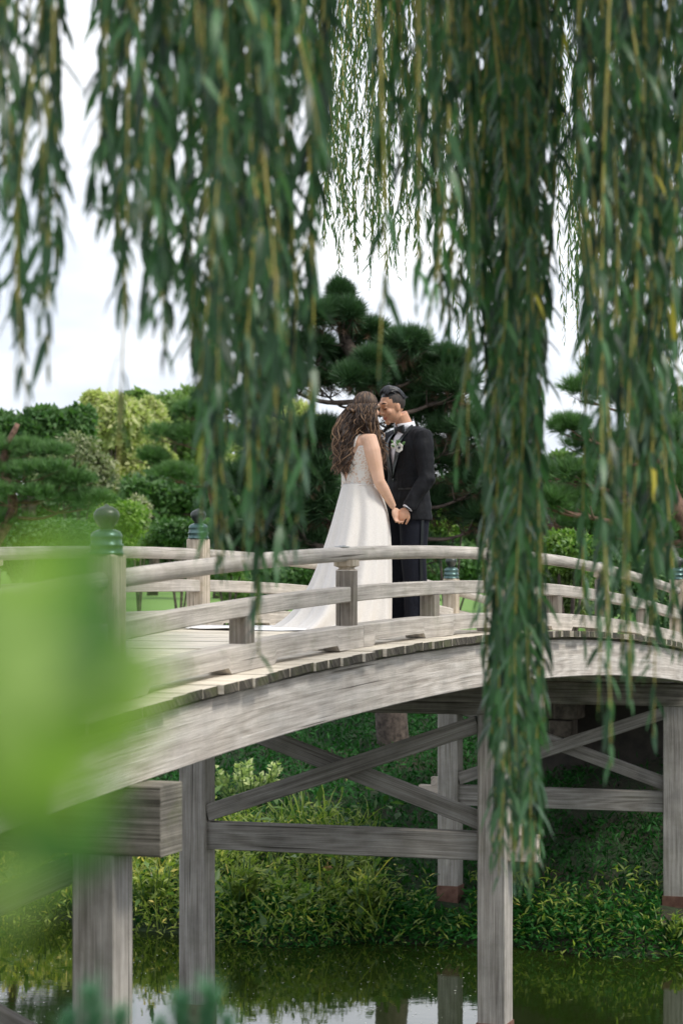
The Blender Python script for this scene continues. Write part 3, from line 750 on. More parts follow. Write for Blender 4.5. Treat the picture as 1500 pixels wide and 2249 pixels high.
# open the front: V down to the button, front quarters curve away below it
ijm = []
for v in jm.vertices:
    h = G.M.transposed() @ (v.co - G.O)
    ijm.append(h.copy())
    # soft creases at the elbow, waist and back
    cr_ = .007 * mnoise.noise(Vector((h.x * 7, h.y * 7, h.z * 18))) + .006 * mnoise.noise(Vector((h.x * 5 + 3, h.y * 5, h.z * 8)))
    v.co += v.normal * cr_
import bmesh
bm = bmesh.new(); bm.from_mesh(jm); bm.verts.ensure_lookup_table()
kill = []
for v in bm.verts:
    h = ijm[v.index]
    if h.y > .03 and abs(h.x) < .14:
        if h.z > 1.12 and abs(h.x) < (h.z - 1.12) * .26: kill.append(v)
        if h.z > 1.455 and h.y > .02: kill.append(v)
        if h.z < .93 and abs(h.x) < (.93 - h.z) * .35: kill.append(v)
    if h.z > 1.468 and abs(h.x) < .075: kill.append(v)
    if h.z < .79 : kill.append(v)
bmesh.ops.delete(bm, geom=list(set(kill)), context='VERTS'); bm.to_mesh(jm); bm.free()
jk = put(jm, 'jacket', C_SUIT, groom)
md = jk.modifiers.new('solid', 'SOLIDIFY'); md.thickness = .005; md.offset = -1
# peaked lapels lying on the chest
def chest_f(x, z):
    tb = [(1.10, .172, .124), (1.20, .186, .130), (1.30, .202, .136), (1.38, .212, .122), (1.425, .185, .098), (1.455, .125, .080), (1.48, .09, .07)]
    a = tb[0][1]; b_ = tb[0][2]
    for (z0, a0, b0), (z1, a1, b1) in zip(tb[:-1], tb[1:]):
        if z0 <= z <= z1: t = (z - z0) / (z1 - z0); a = a0 + (a1 - a0) * t; b_ = b0 + (b1 - b0) * t
        elif z > z1: a, b_ = a1, b1
    return b_ * math.sqrt(max(.02, 1 - min(1, abs(x) / a) ** 2.17))
for s_ in (-1, 1):
    mb = MB(); inner = []; outer = []
    for z, xi, xo in ((1.10, .004, .010), (1.18, .016, .045), (1.26, .036, .082), (1.325, .052, .112), (1.345, .057, .125), (1.350, .058, .092), (1.39, .066, .098), (1.43, .070, .095), (1.465, .068, .086), (1.49, .062, .076)):
        kz = max(0, min(1, (z - 1.37) / .115)); fi = chest_f(xi, min(z, 1.38)) * (1 - kz) + .015 * kz; fo = chest_f(xo, min(z, 1.38)) * (1 - kz) - .005 * kz
        inner.append(G.p(s_ * xi, fi + .004, z)); outer.append(G.p(s_ * xo, fo + .009, z - .012 * kz))
    mb.rings([inner, outer], cap=False, closed=False); mb.build('lapel', C_SATIN, groom, solid=.006)
mb = MB(); mb.box(G.p(.115, chest_f(.115, 1.2) - .012, 1.02), (.12, .008, .012), G.M @ rotz(-.5)); mb.build('pocket_welt', C_SATIN, groom)
mb = MB(); mb.lathe([(.009, 0), (.009, .004), (.002, .006)], 12, G.p(0.012, .128, 1.085), rot=G.M @ rotx(-math.pi / 2)); mb.build('button', C_SATIN, groom)
# shirt cuff
mb = MB(); cd = (wr_l - el_l).normalized(); mb.tube([wr_l - cd * .01, wr_l + cd * .012], [.037, .036], 16, cap=False); mb.build('shirt_cuff', C_SHIRT, groom, solid=.004)
# boutonniere on the left lapel
bo = MB(); rr = random.Random(9)
def bloom(c, rad, petals, face, mi):
    f = Vector(face).normalized(); a = f.orthogonal().normalized(); b_ = f.cross(a)
    for k in range(petals):
        t = 6.283 * k / petals + rr.random() * .3; d = a * math.cos(t) + b_ * math.sin(t)
        m = Matrix((d, f.cross(d), f)).transposed() @ Matrix.Rotation(-.35, 3, 'Y')
        bo.ell(Vector(c) + d * rad * .5 + f * rr.uniform(0, .006), (rad * .55, rad * .42, .004), m, 10, 6, mi)
fd = (G.Fv * .9 + G.Sv * .35)
fc1 = G.p(.118, .128, 1.312) + fd * .026; fc2 = G.p(.085, .14, 1.322) + Vector((-.028, -.02, .004))
bloom(fc1, .036, 7, fd, 0); bo.ell(fc1 + fd * .010, (.009, .009, .009), None, 10, 8, 1)
bloom(fc2, .027, 6, fd + Vector((-.4, 0, .2)), 0); bloom(fc2 + fd * .008, .017, 5, fd, 0)
for k in range(10):
    t = 6.283 * k / 10; d = Vector((math.cos(t) * .6, -.25, abs(math.sin(t)) * .9 + .1)).normalized()
    c_ = fc1.lerp(fc2, rr.random()) - fd * .012; bo.ell(c_ + d * .036, (.004, .009, .020), d.to_track_quat('Z', 'Y').to_matrix(), 8, 6, 2)
bo.build('boutonniere', [M_PETAL, M_FCENT, M_GLEAF], groom, smooth=True)

# ---- bride
bz0 = deckz(-.2) + .004
BR = Body((.114, 17.25, bz0), math.atan2(.57, .82))
bride = thing('person', 'woman in a white lace-back wedding dress with long wavy brown hair', 'person', (.114, 17.25, bz0))
mb = MB()
bh = (.012, .092, 1.580)
qb, bm_ = head_shapes(mb, BR, bh, .10, .96, .92, -.12)
mb.tube([BR.p(0, -.02, 1.33), BR.p(0, 0, 1.42), BR.p(.01, .04, 1.52)], [.06, .047, .050], 16)
TOR = [(.80, .11, .09, 0), (.90, .12, .09, -.0), (.98, .13, .095, 0), (1.035, .132, .100, .005), (1.10, .136, .102, .008), (1.18, .152, .112, .01), (1.26, .162, .112, .005), (1.33, .165, .095, -.005), (1.375, .135, .075, -.012), (1.405, .07, .06, -.01)]
mb.rings([BR.ring(z, a, b_, f) for z, a, b_, f in TOR])
for s_ in (-1, 1):
    mb.ell(BR.p(s_ * .072, .092, 1.215), (.066, .066, .066), BR.M)
    mb.tube([BR.p(s_ * .06, 0, .85), BR.p(s_ * .07, .01, .48), BR.p(s_ * .09, -.01, .12)], [.09, .06, .042], 12)
    mb.ell(BR.p(s_ * .09, .04, .05), (.04, .11, .04), BR.M)
bs, be, bw = BR.p(-.162, -.008, 1.352), BR.p(-.200, .045, 1.06), BR.p(-.172, .190, .880)
mb.tube([BR.p(-.10, -.01, 1.35), bs, bs.lerp(be, .25), bs.lerp(be, .6), be, be.lerp(bw, .3), be.lerp(bw, .7), bw], [.05, .057, .060, .052, .042, .042, .033, .024], 14)
bs2, be2, bw2 = BR.p(.162, -.008, 1.352), BR.p(.215, .07, 1.07), BR.p(.16, .22, .92)
mb.tube([BR.p(.10, -.01, 1.35), bs2, bs2.lerp(be2, .5), be2, be2.lerp(bw2, .5), bw2], [.05, .055, .050, .040, .034, .024], 14)
hb = BR.p(-.160, .232, .800)
hand(mb, bw + (hb - bw) * .12, hb - bw + Vector((0, 0, -.03)), Vector((.75, -.45, 0)), .92, (.35, .8, .8), -1, .1)
hb2 = BR.p(.13, .27, .86); hand(mb, bw2, hb2 - bw2, Vector((.2, -.8, 0)), .92, (.4, .8, .7), 1)
put(fuse(mb, .0052, 3, .4), 'body', SK_B, bride)
mb = MB(); mb.tube([qb(-.02, .082, -.058), qb(0, .094, -.060), qb(.02, .082, -.058)], [.002, .0055, .002], 6); mb.build('lips', M_LIP, bride)
mb = MB()
for s_ in (-1, 1): mb.tube([qb(s_ * .016, .084, .006), qb(s_ * .030, .087, .0), qb(s_ * .044, .076, .006)], [.002, .003, .0015], 6)
mb.build('eyelashes', M_BROW, bride)
# bodice: follows the torso, V-shaped at the back
def tor(z):
    for (z0, *p0), (z1, *p1) in zip(TOR[:-1], TOR[1:]):
        if z0 <= z <= z1: t = (z - z0) / (z1 - z0); return [a + (b_ - a) * t for a, b_ in zip(p0, p1)]
    return list(TOR[-1][1:])
mb = MB(); NA = 72; NZ = 22; grid = []
for j in range(NZ + 1):
    row = []
    for k in range(NA):
        t = 2 * math.pi * k / NA                     # t=0 left, pi/2 front, -pi/2 back
        db = abs(((t + math.pi / 2 + math.pi) % (2 * math.pi)) - math.pi)        # angle from the back
        df = math.pi - db
        if db < R(46): top = 1.055 + .255 * (db / R(46)) ** 1.0
        elif db < R(62): top = 1.31 + .0 * db
        elif db < R(112): top = 1.31 - .075 * math.sin((db - R(62)) / R(50) * math.pi)
        elif df < R(40): top = 1.20 + .09 * df / R(40)
        else: top = 1.30
        z = .99 + (top - .99) * j / NZ; a, b_, f = tor(z); e = .006
        bust = 0
        if math.sin(t) > 0:
            for s_ in (-1, 1):
                dx = math.cos(t) * a - s_ * .072; bust = max(bust, .052 * math.exp(-(dx / .055) ** 2 - ((z - 1.21) / .06) ** 2))
        row.append(BR.p((a + e) * math.cos(t), f + (b_ + e) * math.sin(t) + bust * math.sin(t), z))
    grid.append(row)
mb.rings(grid, cap=False); bod = mb.build('bodice', C_LACE, bride, smooth=True, solid=.003)
for s_ in (-1, 1):
    mb = MB(); cl = [(.105, -.098, 1.29), (.098, -.090, 1.345), (.090, -.060, 1.388), (.086, -.015, 1.398), (.090, .035, 1.378), (.098, .078, 1.32), (.10, .105, 1.26)]
    A_ = [BR.p(s_ * (x - .014), f - .004, z + .004) for x, f, z in cl]; B_ = [BR.p(s_ * (x + .016), f - .004, z) for x, f, z in cl]
    mb.rings([A_, B_], cap=False, closed=False); mb.build('strap', C_LACE, bride, smooth=True, solid=.006, subd=1)
# skirt contours read from the photograph: (row, left, right)
prof = [(1062, 752, 829), (1085, 747, 838), (1110, 741, 848), (1150, 732, 856), (1200, 718, 859), (1250, 703, 860), (1300, 684, 860), (1340, 662, 860), (1365, 640, 860), (1384, 612, 860)]
mb = MB(); rr_ = []; NA = 120
for j, (py, xl, xr) in enumerate(prof):
    t_ = j / (len(prof) - 1); c0 = P((xl + xr) / 2, py, 17.25); a = (xr - xl) / 2 * 17.25 / F
    b_ = [.148, .158, .172, .20, .235, .275, .32, .355, .38, .41][j]
    amp = .2 * t_ ** .9; row = []
    for k in range(NA):
        t = 2 * math.pi * k / NA
        fold = 1 + amp * (math.sin(t * 9 + .6) * .6 + math.sin(t * 14 + 2.1 + t_) * .45 + .4 * math.sin(t * 5 - t_))
        x = c0.x + a * sgn_pow(math.cos(t), .95) * (fold if math.cos(t) < .8 else 1 + (fold - 1) * .3); y = 17.27 + b_ * math.sin(t) * fold + .02 * t_
        z = max(c0.z, deckz(-.3) + .008) if j < len(prof) - 1 else deckz(-.3) + .006
        row.append(Vector((x, y, z)))
    rr_.append(row)
mb.rings(rr_, cap=False); sk_ = mb.build('skirt', C_DRESS, bride, smooth=True, solid=.003, subd=1)
# train spreading over the planks to the left, with a lace hem
mb = MB(); rows = []; NT = 34
for i in range(NT + 1):
    s_ = i / NT; x = .05 - 1.16 * s_; wdt = .46 + .12 * math.sin(s_ * 2.6) - .20 * s_ ** 3; row = []
    for k in range(15):
        w__ = k / 14 * 2 - 1; y = 17.34 + .30 * s_ + w__ * wdt + (.02 * math.sin(s_ * 40) if abs(w__) > .95 else 0)
        uu_ = (Vector((x, y, 0)) - Vector((1.11, 17.2, 0))).dot(AX); zz = deckz(uu_) + .004
        zz += .015 * (1 + math.sin(w__ * 9 + s_ * 5 + 1.5 * math.sin(s_ * 9))) * (1 - .5 * abs(w__)) + .15 * max(0, 1 - s_ * 3.2) ** 2 * (1 - w__ * w__)
        row.append(Vector((x + .03 * math.sin(w__ * 12) * s_, y, zz)))
    rows.append(row)
mb.rings(rows, cap=False, closed=False)
C_TRAIN = cloth('white_lace_train', (.70, .70, .70), (.88, .88, .88), .7, 55, .5)
mb.build('train', C_TRAIN, bride, smooth=True, solid=.0015, subd=1)
# beaded belt line at the waist
mb = MB(); a, b_, f = tor(1.035); ring_ = BR.ring(1.030, a + .009, b_ + .009, f, 0, 40); mb.tube(ring_ + [ring_[0]], .005, 6, cap=False); mb.build('waist_trim', C_LACE, bride, smooth=True)
# hair
HB = MB(); rr = random.Random(21)
HC = BR.p(*bh)
cap_ = MB(); cap_.ell(qb(0, -.020, .030), (.083, .096, .094), bm_, 26, 18)
clip_head(cap_, lambda p: (lambda h: h.y < .05 + .35 * (h.z + .0) or h.z > .09)(loc_head(HC, bm_, p)))
cap_.build('hair_cap', hairmat('hair_roots', (.008, .005, .003), (.02, .012, .008), .8), bride, smooth=True)
def lock(start, end, out_, amp, r_, turns, mi, n_=22, ph=0.0, dirs=None):
    """one wavy lock from scalp to tip"""
    pts = []; rad = []
    a_ = Vector(start); b_ = Vector(end); sd_ = Vector((1, 0, 0)); fd_ = Vector((0, 1, 0))
    for i in range(n_ + 1):
        t = i / n_; p = a_.lerp(b_, t) + Vector(out_) * math.sin(math.pi * min(1, t * 1.15)) * 1.0
        w__ = amp * (.12 + 1.9 * t ** 1.4); p = p + sd_ * math.sin(ph * .22 + a_.x * 60 + b_.x * 25 + turns * 6.283 * t) * w__ + fd_ * math.cos(ph * .3 + a_.x * 60 + turns * 6.283 * t) * w__ * .8
        pts.append(p); rad.append(r_ * (.55 + .75 * math.sin(math.pi * min(1, .12 + t * .88)) ** .7) if i < n_ else r_ * .15)
    HB.tube(pts, rad, 6, mi)
def hp_(px, py, Y): return P(px, py, Y)
# back mass: down over the left of the back
for k in range(520):
    t = rr.random(); s0 = hp_(765 + 42 * t + rr.uniform(-4, 4), 893 + rr.uniform(-8, 14), 17.22 + rr.uniform(-.03, .06))
    ex = 733 + 36 * rr.random() ** 1.2; ey = rr.uniform(985, 1046) - max(0, ex - 775) * .5
    e = hp_(ex, ey, 17.13 + rr.uniform(-.04, .12))
    mi = rr.choice([0, 0, 0, 1, 1, 2]) if ex > 745 else rr.choice([0, 0, 1, 1, 2])
    lock(s0, e, ((-.045 if ex < 755 else -.02) + rr.uniform(-.02, .02), -.03, 0), rr.uniform(.010, .021), rr.uniform(.0016, .0034), rr.uniform(2.1, 2.6), mi, 24, rr.uniform(0, 6.28))
# middle mass at the nape, shorter
for k in range(260):
    s0 = hp_(785 + 42 * rr.random(), 890 + rr.uniform(-5, 15), 17.17 + rr.uniform(-.03, .05)); ex = rr.uniform(768, 826)
    e = hp_(ex, rr.uniform(932, 958) + max(0, 790 - ex) * .9 if ex < 812 else rr.uniform(960, 1000), 17.15 + rr.uniform(-.03, .05))
    lock(s0, e, (rr.uniform(-.012, .018), -.03, 0), rr.uniform(.006, .014), rr.uniform(.0016, .0034), rr.uniform(1.5, 2.2), rr.choice([0, 0, 0, 1, 1, 2]), 20, rr.uniform(0, 6.28))
# front mass falling past the right shoulder to the chest
for k in range(130):
    s0 = hp_(806 + 18 * rr.random(), 908 + rr.uniform(-10, 20), 17.21 + rr.uniform(-.03, .04)); e = hp_(rr.uniform(826, 852), rr.uniform(975, 1034), 17.24 + rr.uniform(-.03, .05))
    lock(s0, e, (rr.uniform(-.008, .012), -.015, 0), rr.uniform(.007, .016), rr.uniform(.0015, .0032), rr.uniform(1.6, 2.8), rr.choice([0, 1, 1, 2]), 22, rr.uniform(0, 6.28))
# strands combed from the crown over the back and sides of the head, and the two twists
for k in range(420):
    ph_ = R(rr.uniform(-245, 65)); tw = rr.uniform(-.1, .25); pts = []
    if abs(((math.degrees(ph_) - 90 + 180) % 360) - 180) < 48: continue
    for i in range(9):
        t = i / 8; th_ = R(4 + 104 * t); f_ = 1.035 + .02 * math.sin(t * 5 + k)
        pts.append(qb(.083 * f_ * math.sin(th_) * math.cos(ph_ + tw * t), -.020 + .096 * f_ * math.sin(th_) * math.sin(ph_ + tw * t), .030 + .094 * f_ * math.cos(th_)))
    HB.tube(pts, [.0015, .0024, .0028, .0028, .0028, .0028, .0026, .0022, .001], 5, rr.choice([0, 0, 0, 1, 1, 2]))
for (x0, y0, x1, y1) in ((834, 893, 800, 908), (762, 898, 786, 905)):
    for s_ in range(3):
        pts = []
        for i in range(16):
            t = i / 15; a_ = 6.283 * (t * 2.4 + s_ / 3)
            pts.append(P(x0 + (x1 - x0) * t, y0 + (y1 - y0) * t, 17.195 - .03 * math.sin(math.pi * t)) + Vector((.0, math.cos(a_), math.sin(a_))) * .0075)
        HB.tube(pts, .0068, 6, [1, 2, 0][s_])
HB.build('hair', [H_DK, H_MD, H_LT], bride, smooth=True)

# ------------------------------------------------------------------ vegetation helpers
def bezier(pts, n_):
    """Catmull-Rom through points"""
    pts = [Vector(p) for p in pts]; pts = [pts[0] * 2 - pts[1]] + pts + [pts[-1] * 2 - pts[-2]]; out_ = []
    for i in range(1, len(pts) - 2):
        for j in range(n_):
            t = j / n_; p0, p1, p2, p3 = pts[i - 1:i + 3]
            out_.append(.5 * ((2 * p1) + (p2 - p0) * t + (2 * p0 - 5 * p1 + 4 * p2 - p3) * t * t + (3 * p1 - p0 - 3 * p2 + p3) * t ** 3))
    out_.append(pts[-2]); return out_
def ell_pts(c, r, N, shell=.55, top=0.0):
    d = unit(RG.normal(size=(N, 3))); 
    if top: d[:, 2] = np.where(RG.random(N) < top, np.abs(d[:, 2]), d[:, 2])
    k = (shell + (1 - shell) * RG.random(N) ** .6)[:, None]
    lump = 1 + .16 * np.sin(d[:, 0] * 7 + c[0] * 3) * np.cos(d[:, 1] * 6 + c[2] * 5) + .12 * np.sin(d[:, 2] * 9 + d[:, 0] * 5 + c[0])
    return np.array(c) + d * k * lump[:, None] * np.array(r), d
def blobs(c, r, n, spread=.75, size=.42):
    """uneven cluster of sub-blobs inside an ellipsoid"""
    out_ = []
    for i in range(n):
        d = unit(RG.normal(size=(1, 3)))[0] * RG.random() ** .4 * spread
        q_ = size * RG.uniform(.65, 1.25); out_.append((np.array(c) + d * np.array(r), np.array(r) * q_))
    return out_
def crown(name, blist, per, leaf, size, mat, parent, tmpl=T_LEAF, wr=.55, droop=0.0, kind=None):
    PS_, DS_, TI = [], [], []
    for c, r in blist:
        p, d = ell_pts(c, r, per, .5); PS_.append(p); DS_.append(d); TI.append(np.clip(RG.normal(RG.uniform(.25, .7), .2, per), 0, .97))
    p = np.concatenate(PS_); d = np.concatenate(DS_); N = len(p)
    dr = unit(d * .6 + rdir(N) * .9 + np.array([0, 0, -droop])); nr = unit(rdir(N) + d * .9 + np.array([0, 0, .7]))
    s_ = RG.uniform(.7, 1.3, N) * size
    return scatter(name, *tmpl, p, dr, nr, s_, mat, parent, wsc=s_ * wr, tint=np.concatenate(TI), kind=kind)
def px_r(rx, ry, Y, rz=None): return np.array([rx * Y / F, (rz if rz else rx) * Y / F, ry * Y / F])

def pine(name, label, base, trunk, pads, mat, per=420, ts=.14, bark=M_BARK, group=None, r0=.15, dry=0):
    t_ = thing(name, label, 'tree', tuple(base), group); cv = bezier(trunk, 6)
    mb = MB(); n_ = len(cv); mb.tube([p + Vector((mnoise.noise(p * 1.3) * .04, 0, 0)) for p in cv], [r0 * (1 - .75 * i / n_) + .01 for i in range(n_)], 12); mb.build('trunk', bark, t_, smooth=True)
    for (c, r) in pads:
        c = Vector(c); anchor = min(cv, key=lambda p: (p - c).length + abs(p.z - (c.z - .3)) * 1.0)
        mid = anchor.lerp(c, .5) + Vector((0, 0, -.12 - .08 * RG.random())); end = c + Vector((0, 0, -r[2] * .35))
        mb = MB(); path = bezier([anchor, mid, end], 6); L_ = (end - anchor).length; rb = max(.02, min(r0 * .45, L_ * .035))
        mb.tube(path, [rb * (1 - .65 * i / len(path)) for i in range(len(path))], 7)
        for k in range(6):   # twigs that fan under the pad
            a_ = 6.283 * k / 6 + RG.random(); tip = c + Vector((math.cos(a_) * r[0] * .8, math.sin(a_) * r[1] * .8, -.05 * r[2])); mb.tube(bezier([path[-4], (path[-4] + tip) / 2 + Vector((0, 0, -.15 * r[2])), tip], 3), [rb * .45, rb * .4, rb * .35, rb * .3, rb * .25, rb * .2, rb * .12][:7], 5)
        mb.build('branch', bark, t_, smooth=True)
        bl = [(np.array(c) + np.array([RG.uniform(-.6, .6) * r[0], RG.uniform(-.6, .6) * r[1], RG.uniform(-.15, .35) * r[2]]), np.array(r) * np.array([.5, .5, .62]) * RG.uniform(.8, 1.2)) for _ in range(7)]
        PS_ = []; DS_ = []
        for bc, brd in bl:
            p, d = ell_pts(bc, brd, per // 7, .45, .75); PS_.append(p); DS_.append(d)
        p = np.concatenate(PS_); d = np.concatenate(DS_); d = unit(d * .8 + rdir(len(p)) * .45 + np.array([0, 0, .45])); s_ = RG.uniform(.75, 1.25, len(p)) * ts
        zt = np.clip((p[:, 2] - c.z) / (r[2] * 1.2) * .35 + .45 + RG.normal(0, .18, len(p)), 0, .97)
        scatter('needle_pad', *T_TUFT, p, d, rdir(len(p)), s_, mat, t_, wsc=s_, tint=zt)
        if dry:
            Nn = dry; p, d = ell_pts(np.array(c) + np.array([0, 0, -r[2] * .3]), np.array(r) * .7, Nn, .2); s_ = RG.uniform(.5, .9, Nn) * ts
            scatter('dry_needles', *T_TUFT, p, d, rdir(Nn), s_, L_PINEDRY, t_, wsc=s_, kind='stuff')
    return t_
def pad(px, py, rx, ry, Y, rz=None): return (P(px, py, Y), px_r(rx, ry, Y, rz or rx * .8))

# the big pine behind the couple
bp = P(862, 1618, 29); bp.z = ground_z(bp.x, bp.y) - .1
pine('pine_tree', 'large dark cloud-pruned pine rising right behind the couple', bp,
     [bp, P(858, 1500, 29), P(880, 1330, 29.2), P(900, 1180, 29.3), P(850, 1040, 29), P(790, 950, 28.8), P(800, 870, 28.8), P(790, 800, 28.8), P(758, 745, 28.8), P(750, 660, 28.8)],
     [pad(752, 700, 48, 38, 28.6), pad(750, 655, 16, 30, 28.8), pad(690, 700, 38, 26, 28.4), pad(800, 735, 75, 32, 29), pad(880, 765, 80, 36, 28.8), pad(945, 800, 75, 40, 29.2), pad(660, 765, 70, 28, 28.7), pad(740, 790, 70, 20, 29.2), pad(610, 830, 80, 34, 28.5), pad(700, 842, 85, 26, 29),
      pad(860, 835, 110, 44, 29.4), pad(790, 838, 46, 30, 28.2), pad(815, 800, 40, 24, 28.3), pad(985, 855, 70, 48, 29), pad(570, 880, 60, 26, 28.6), pad(940, 920, 110, 50, 29.5), pad(1010, 960, 75, 55, 29), pad(870, 900, 70, 60, 29.8), pad(690, 960, 75, 40, 28.6), pad(600, 985, 80, 45, 28.8), pad(750, 990, 60, 50, 29.4),
      pad(560, 1060, 70, 50, 28.9), pad(655, 1055, 80, 55, 28.5), pad(960, 1020, 95, 60, 29.4), pad(1040, 1060, 70, 60, 29.2), pad(700, 1120, 75, 50, 28.8), pad(595, 1145, 85, 48, 28.6), pad(960, 1110, 85, 50, 29.6), pad(1060, 1140, 70, 50, 29.3), pad(840, 1100, 90, 90, 30), pad(650, 1200, 100, 35, 29), pad(900, 1215, 120, 40, 29.8), pad(520, 1190, 60, 40, 29)],
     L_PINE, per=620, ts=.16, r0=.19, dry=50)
# right-hand pines, seen through the willow
b2 = P(1560, 1420, 38); b2.z = ground_z(b2.x, b2.y)
pine('pine_tree', 'pine with stacked flat pads at the right, half hidden by willow strands', b2,
     [b2, P(1540, 1250, 38), P(1470, 1080, 38), P(1430, 960, 38), P(1400, 850, 38), P(1370, 780, 38)],
     [pad(1290, 865, 55, 38, 38), pad(1310, 815, 50, 30, 38.5), pad(1370, 780, 60, 40, 38), pad(1265, 945, 55, 28, 37.5), pad(1290, 985, 60, 35, 38), pad(1400, 880, 80, 50, 38.2), pad(1450, 960, 80, 50, 38), pad(1370, 1000, 90, 45, 38.4), pad(1260, 1045, 80, 36, 37.6), pad(1380, 1080, 90, 45, 38), pad(1480, 1060, 80, 60, 38.3), pad(1240, 1110, 70, 40, 37.4), pad(1320, 1160, 90, 45, 38), pad(1450, 1170, 90, 60, 38), pad(1180, 1040, 60, 40, 38.5), pad(1150, 1130, 70, 45, 38.3)],
     L_PINE2, per=380, ts=.17, bark=M_BARKR, r0=.17)
# left pines with flat layers
b3 = P(-60, 1300, 47); b3.z = ground_z(b3.x, b3.y)
pine('pine_tree', 'broad layered pine over the hedge at the far left', b3,
     [b3, P(-20, 1220, 47), P(30, 1120, 47), P(10, 1010, 47), P(40, 930, 47)],
     [pad(20, 990, 90, 26, 47), pad(110, 1000, 70, 26, 47), pad(60, 1035, 110, 24, 46.5), pad(150, 1060, 70, 24, 46.6), pad(40, 1090, 120, 30, 46.4), pad(160, 1105, 90, 26, 46.8), pad(-20, 1150, 100, 30, 47), pad(-40, 1040, 80, 40, 47)],
     L_PINE2, per=420, ts=.17, bark=M_BARKR, r0=.14)
b4 = P(540, 1300, 62); b4.z = ground_z(b4.x, b4.y)
pine('pine_tree', 'smaller pine with brown bare limbs left of the big dark pine', b4,
     [b4, P(520, 1200, 62), P(480, 1120, 62), P(460, 1040, 62), P(470, 940, 62), P(440, 880, 62)],
     [pad(420, 905, 50, 26, 62), pad(385, 960, 62, 28, 62), pad(470, 965, 50, 30, 62), pad(395, 1045, 66, 28, 61.5), pad(470, 1060, 50, 34, 62), pad(500, 900, 50, 34, 62.5), pad(330, 1010, 40, 22, 62)],
     L_PINE2, per=420, ts=.21, bark=M_BARKR, r0=.18)

def tree(name, label, px, Y, top, base_py, blist, mat, size, per, group=None, r0=.2):
    b_ = P(px, base_py, Y); b_.z = ground_z(b_.x, b_.y); t_ = thing(name, label, 'tree', tuple(b_), group)
    topc = P(px, top, Y); mb = MB(); mb.tube(bezier([b_, b_.lerp(topc, .5) + Vector((.15, 0, 0)), topc], 4), [r0 * (1 - .09 * i) for i in range(9)], 8)
    for k in range(5):
        c = blist[int(RG.integers(len(blist)))][0]; s0 = b_.lerp(topc, RG.uniform(.35, .7)); mb.tube([s0, s0.lerp(Vector(c), .5) + Vector((0, 0, .1)), Vector(c)], [r0 * .4, r0 * .28, r0 * .1], 6)
    mb.build('trunk', M_BARK, t_, smooth=True)
    crown('crown', blist, per, None, size, mat, t_); return t_
def cb(px, py, rx, ry, Y, n=9, sz=.42): return blobs(P(px, py, Y), px_r(rx, ry, Y, rx * .8), n, .8, sz)
tree('deciduous_tree', 'pale yellow-green tree standing highest behind the left pines', 245, 80, 930, 1290, cb(240, 930, 85, 70, 80, 14) + cb(230, 1010, 80, 60, 80, 8) + cb(210, 890, 40, 30, 80, 5), L_TREEY, .24, 650)
tree('deciduous_tree', 'yellow-tipped tree just right of the palest tree', 335, 84, 930, 1290, cb(325, 930, 50, 65, 84, 12) + cb(340, 1000, 70, 50, 84, 8), L_TREEY, .22, 650)
tree('deciduous_tree', 'fresh green round-topped tree behind the yellow ones', 390, 92, 920, 1290, cb(380, 900, 110, 50, 92, 20) + cb(290, 905, 60, 45, 92, 8) + cb(430, 960, 90, 60, 92, 12), L_TREEG, .26, 520)
tree('deciduous_tree', 'dark green tree with ragged top at the left edge', 60, 70, 970, 1290, cb(60, 950, 110, 50, 70, 18) + cb(140, 940, 70, 40, 70, 10) + cb(0, 960, 60, 50, 70, 8) + cb(60, 1030, 130, 60, 70, 10), L_TREED, .22, 600)
tree('deciduous_tree', 'light olive tree seen through the gap left of the couple', 640, 85, 930, 1290, cb(640, 925, 70, 40, 85, 12) + cb(700, 960, 50, 35, 85, 8) + cb(580, 980, 90, 60, 85, 10), L_TREEY, .22, 600)
tree('deciduous_tree', 'dim green tree filling the middle distance between pines', 480, 78, 1060, 1290, cb(330, 1090, 120, 60, 78, 12) + cb(480, 1100, 120, 70, 78, 12) + cb(600, 1080, 90, 80, 78, 10), L_TREED, .22, 520)
tree('deciduous_tree', 'bushy green tree behind the right end of the bridge', 1180, 60, 1050, 1290, cb(1150, 1080, 90, 70, 60, 12) + cb(1230, 1030, 80, 50, 60, 10) + cb(1080, 1020, 50, 50, 60, 6), L_TREEG, .18, 520)
tree('deciduous_tree', 'deep green tree behind the stacked pine at the right edge', 1440, 66, 980, 1290, cb(1400, 1020, 120, 110, 66, 16) + cb(1500, 940, 90, 90, 66, 10) + cb(1330, 1120, 100, 70, 66, 10), L_TREED, .2, 520)
for k, (cx_, ly) in enumerate(((-60, 1030), (110, 1070), (250, 1085), (400, 1075), (560, 1060), (720, 1050), (880, 1060), (1040, 1050), (1180, 1070), (1330, 1050), (1500, 1040))):
    lab = 'dense shady tree of the far tree line, %s' % ['beyond the left frame edge', 'under the ragged dark tree', 'under the palest tree', 'beyond the dark finial and lawn', 'behind the middle willow strands', 'left of the bride', 'behind the groom', 'right of the groom', 'behind the long willow column', 'behind the stacked pine', 'at the right frame edge'][k]
    tree('dense_tree', lab, cx_, 100, ly, 1290, cb(cx_, ly + 70, 120, 95, 100, 12, .5) + cb(cx_, ly + 170, 120, 60, 100, 6, .5), L_TREED, .34, 420, 'trees of the far tree line')
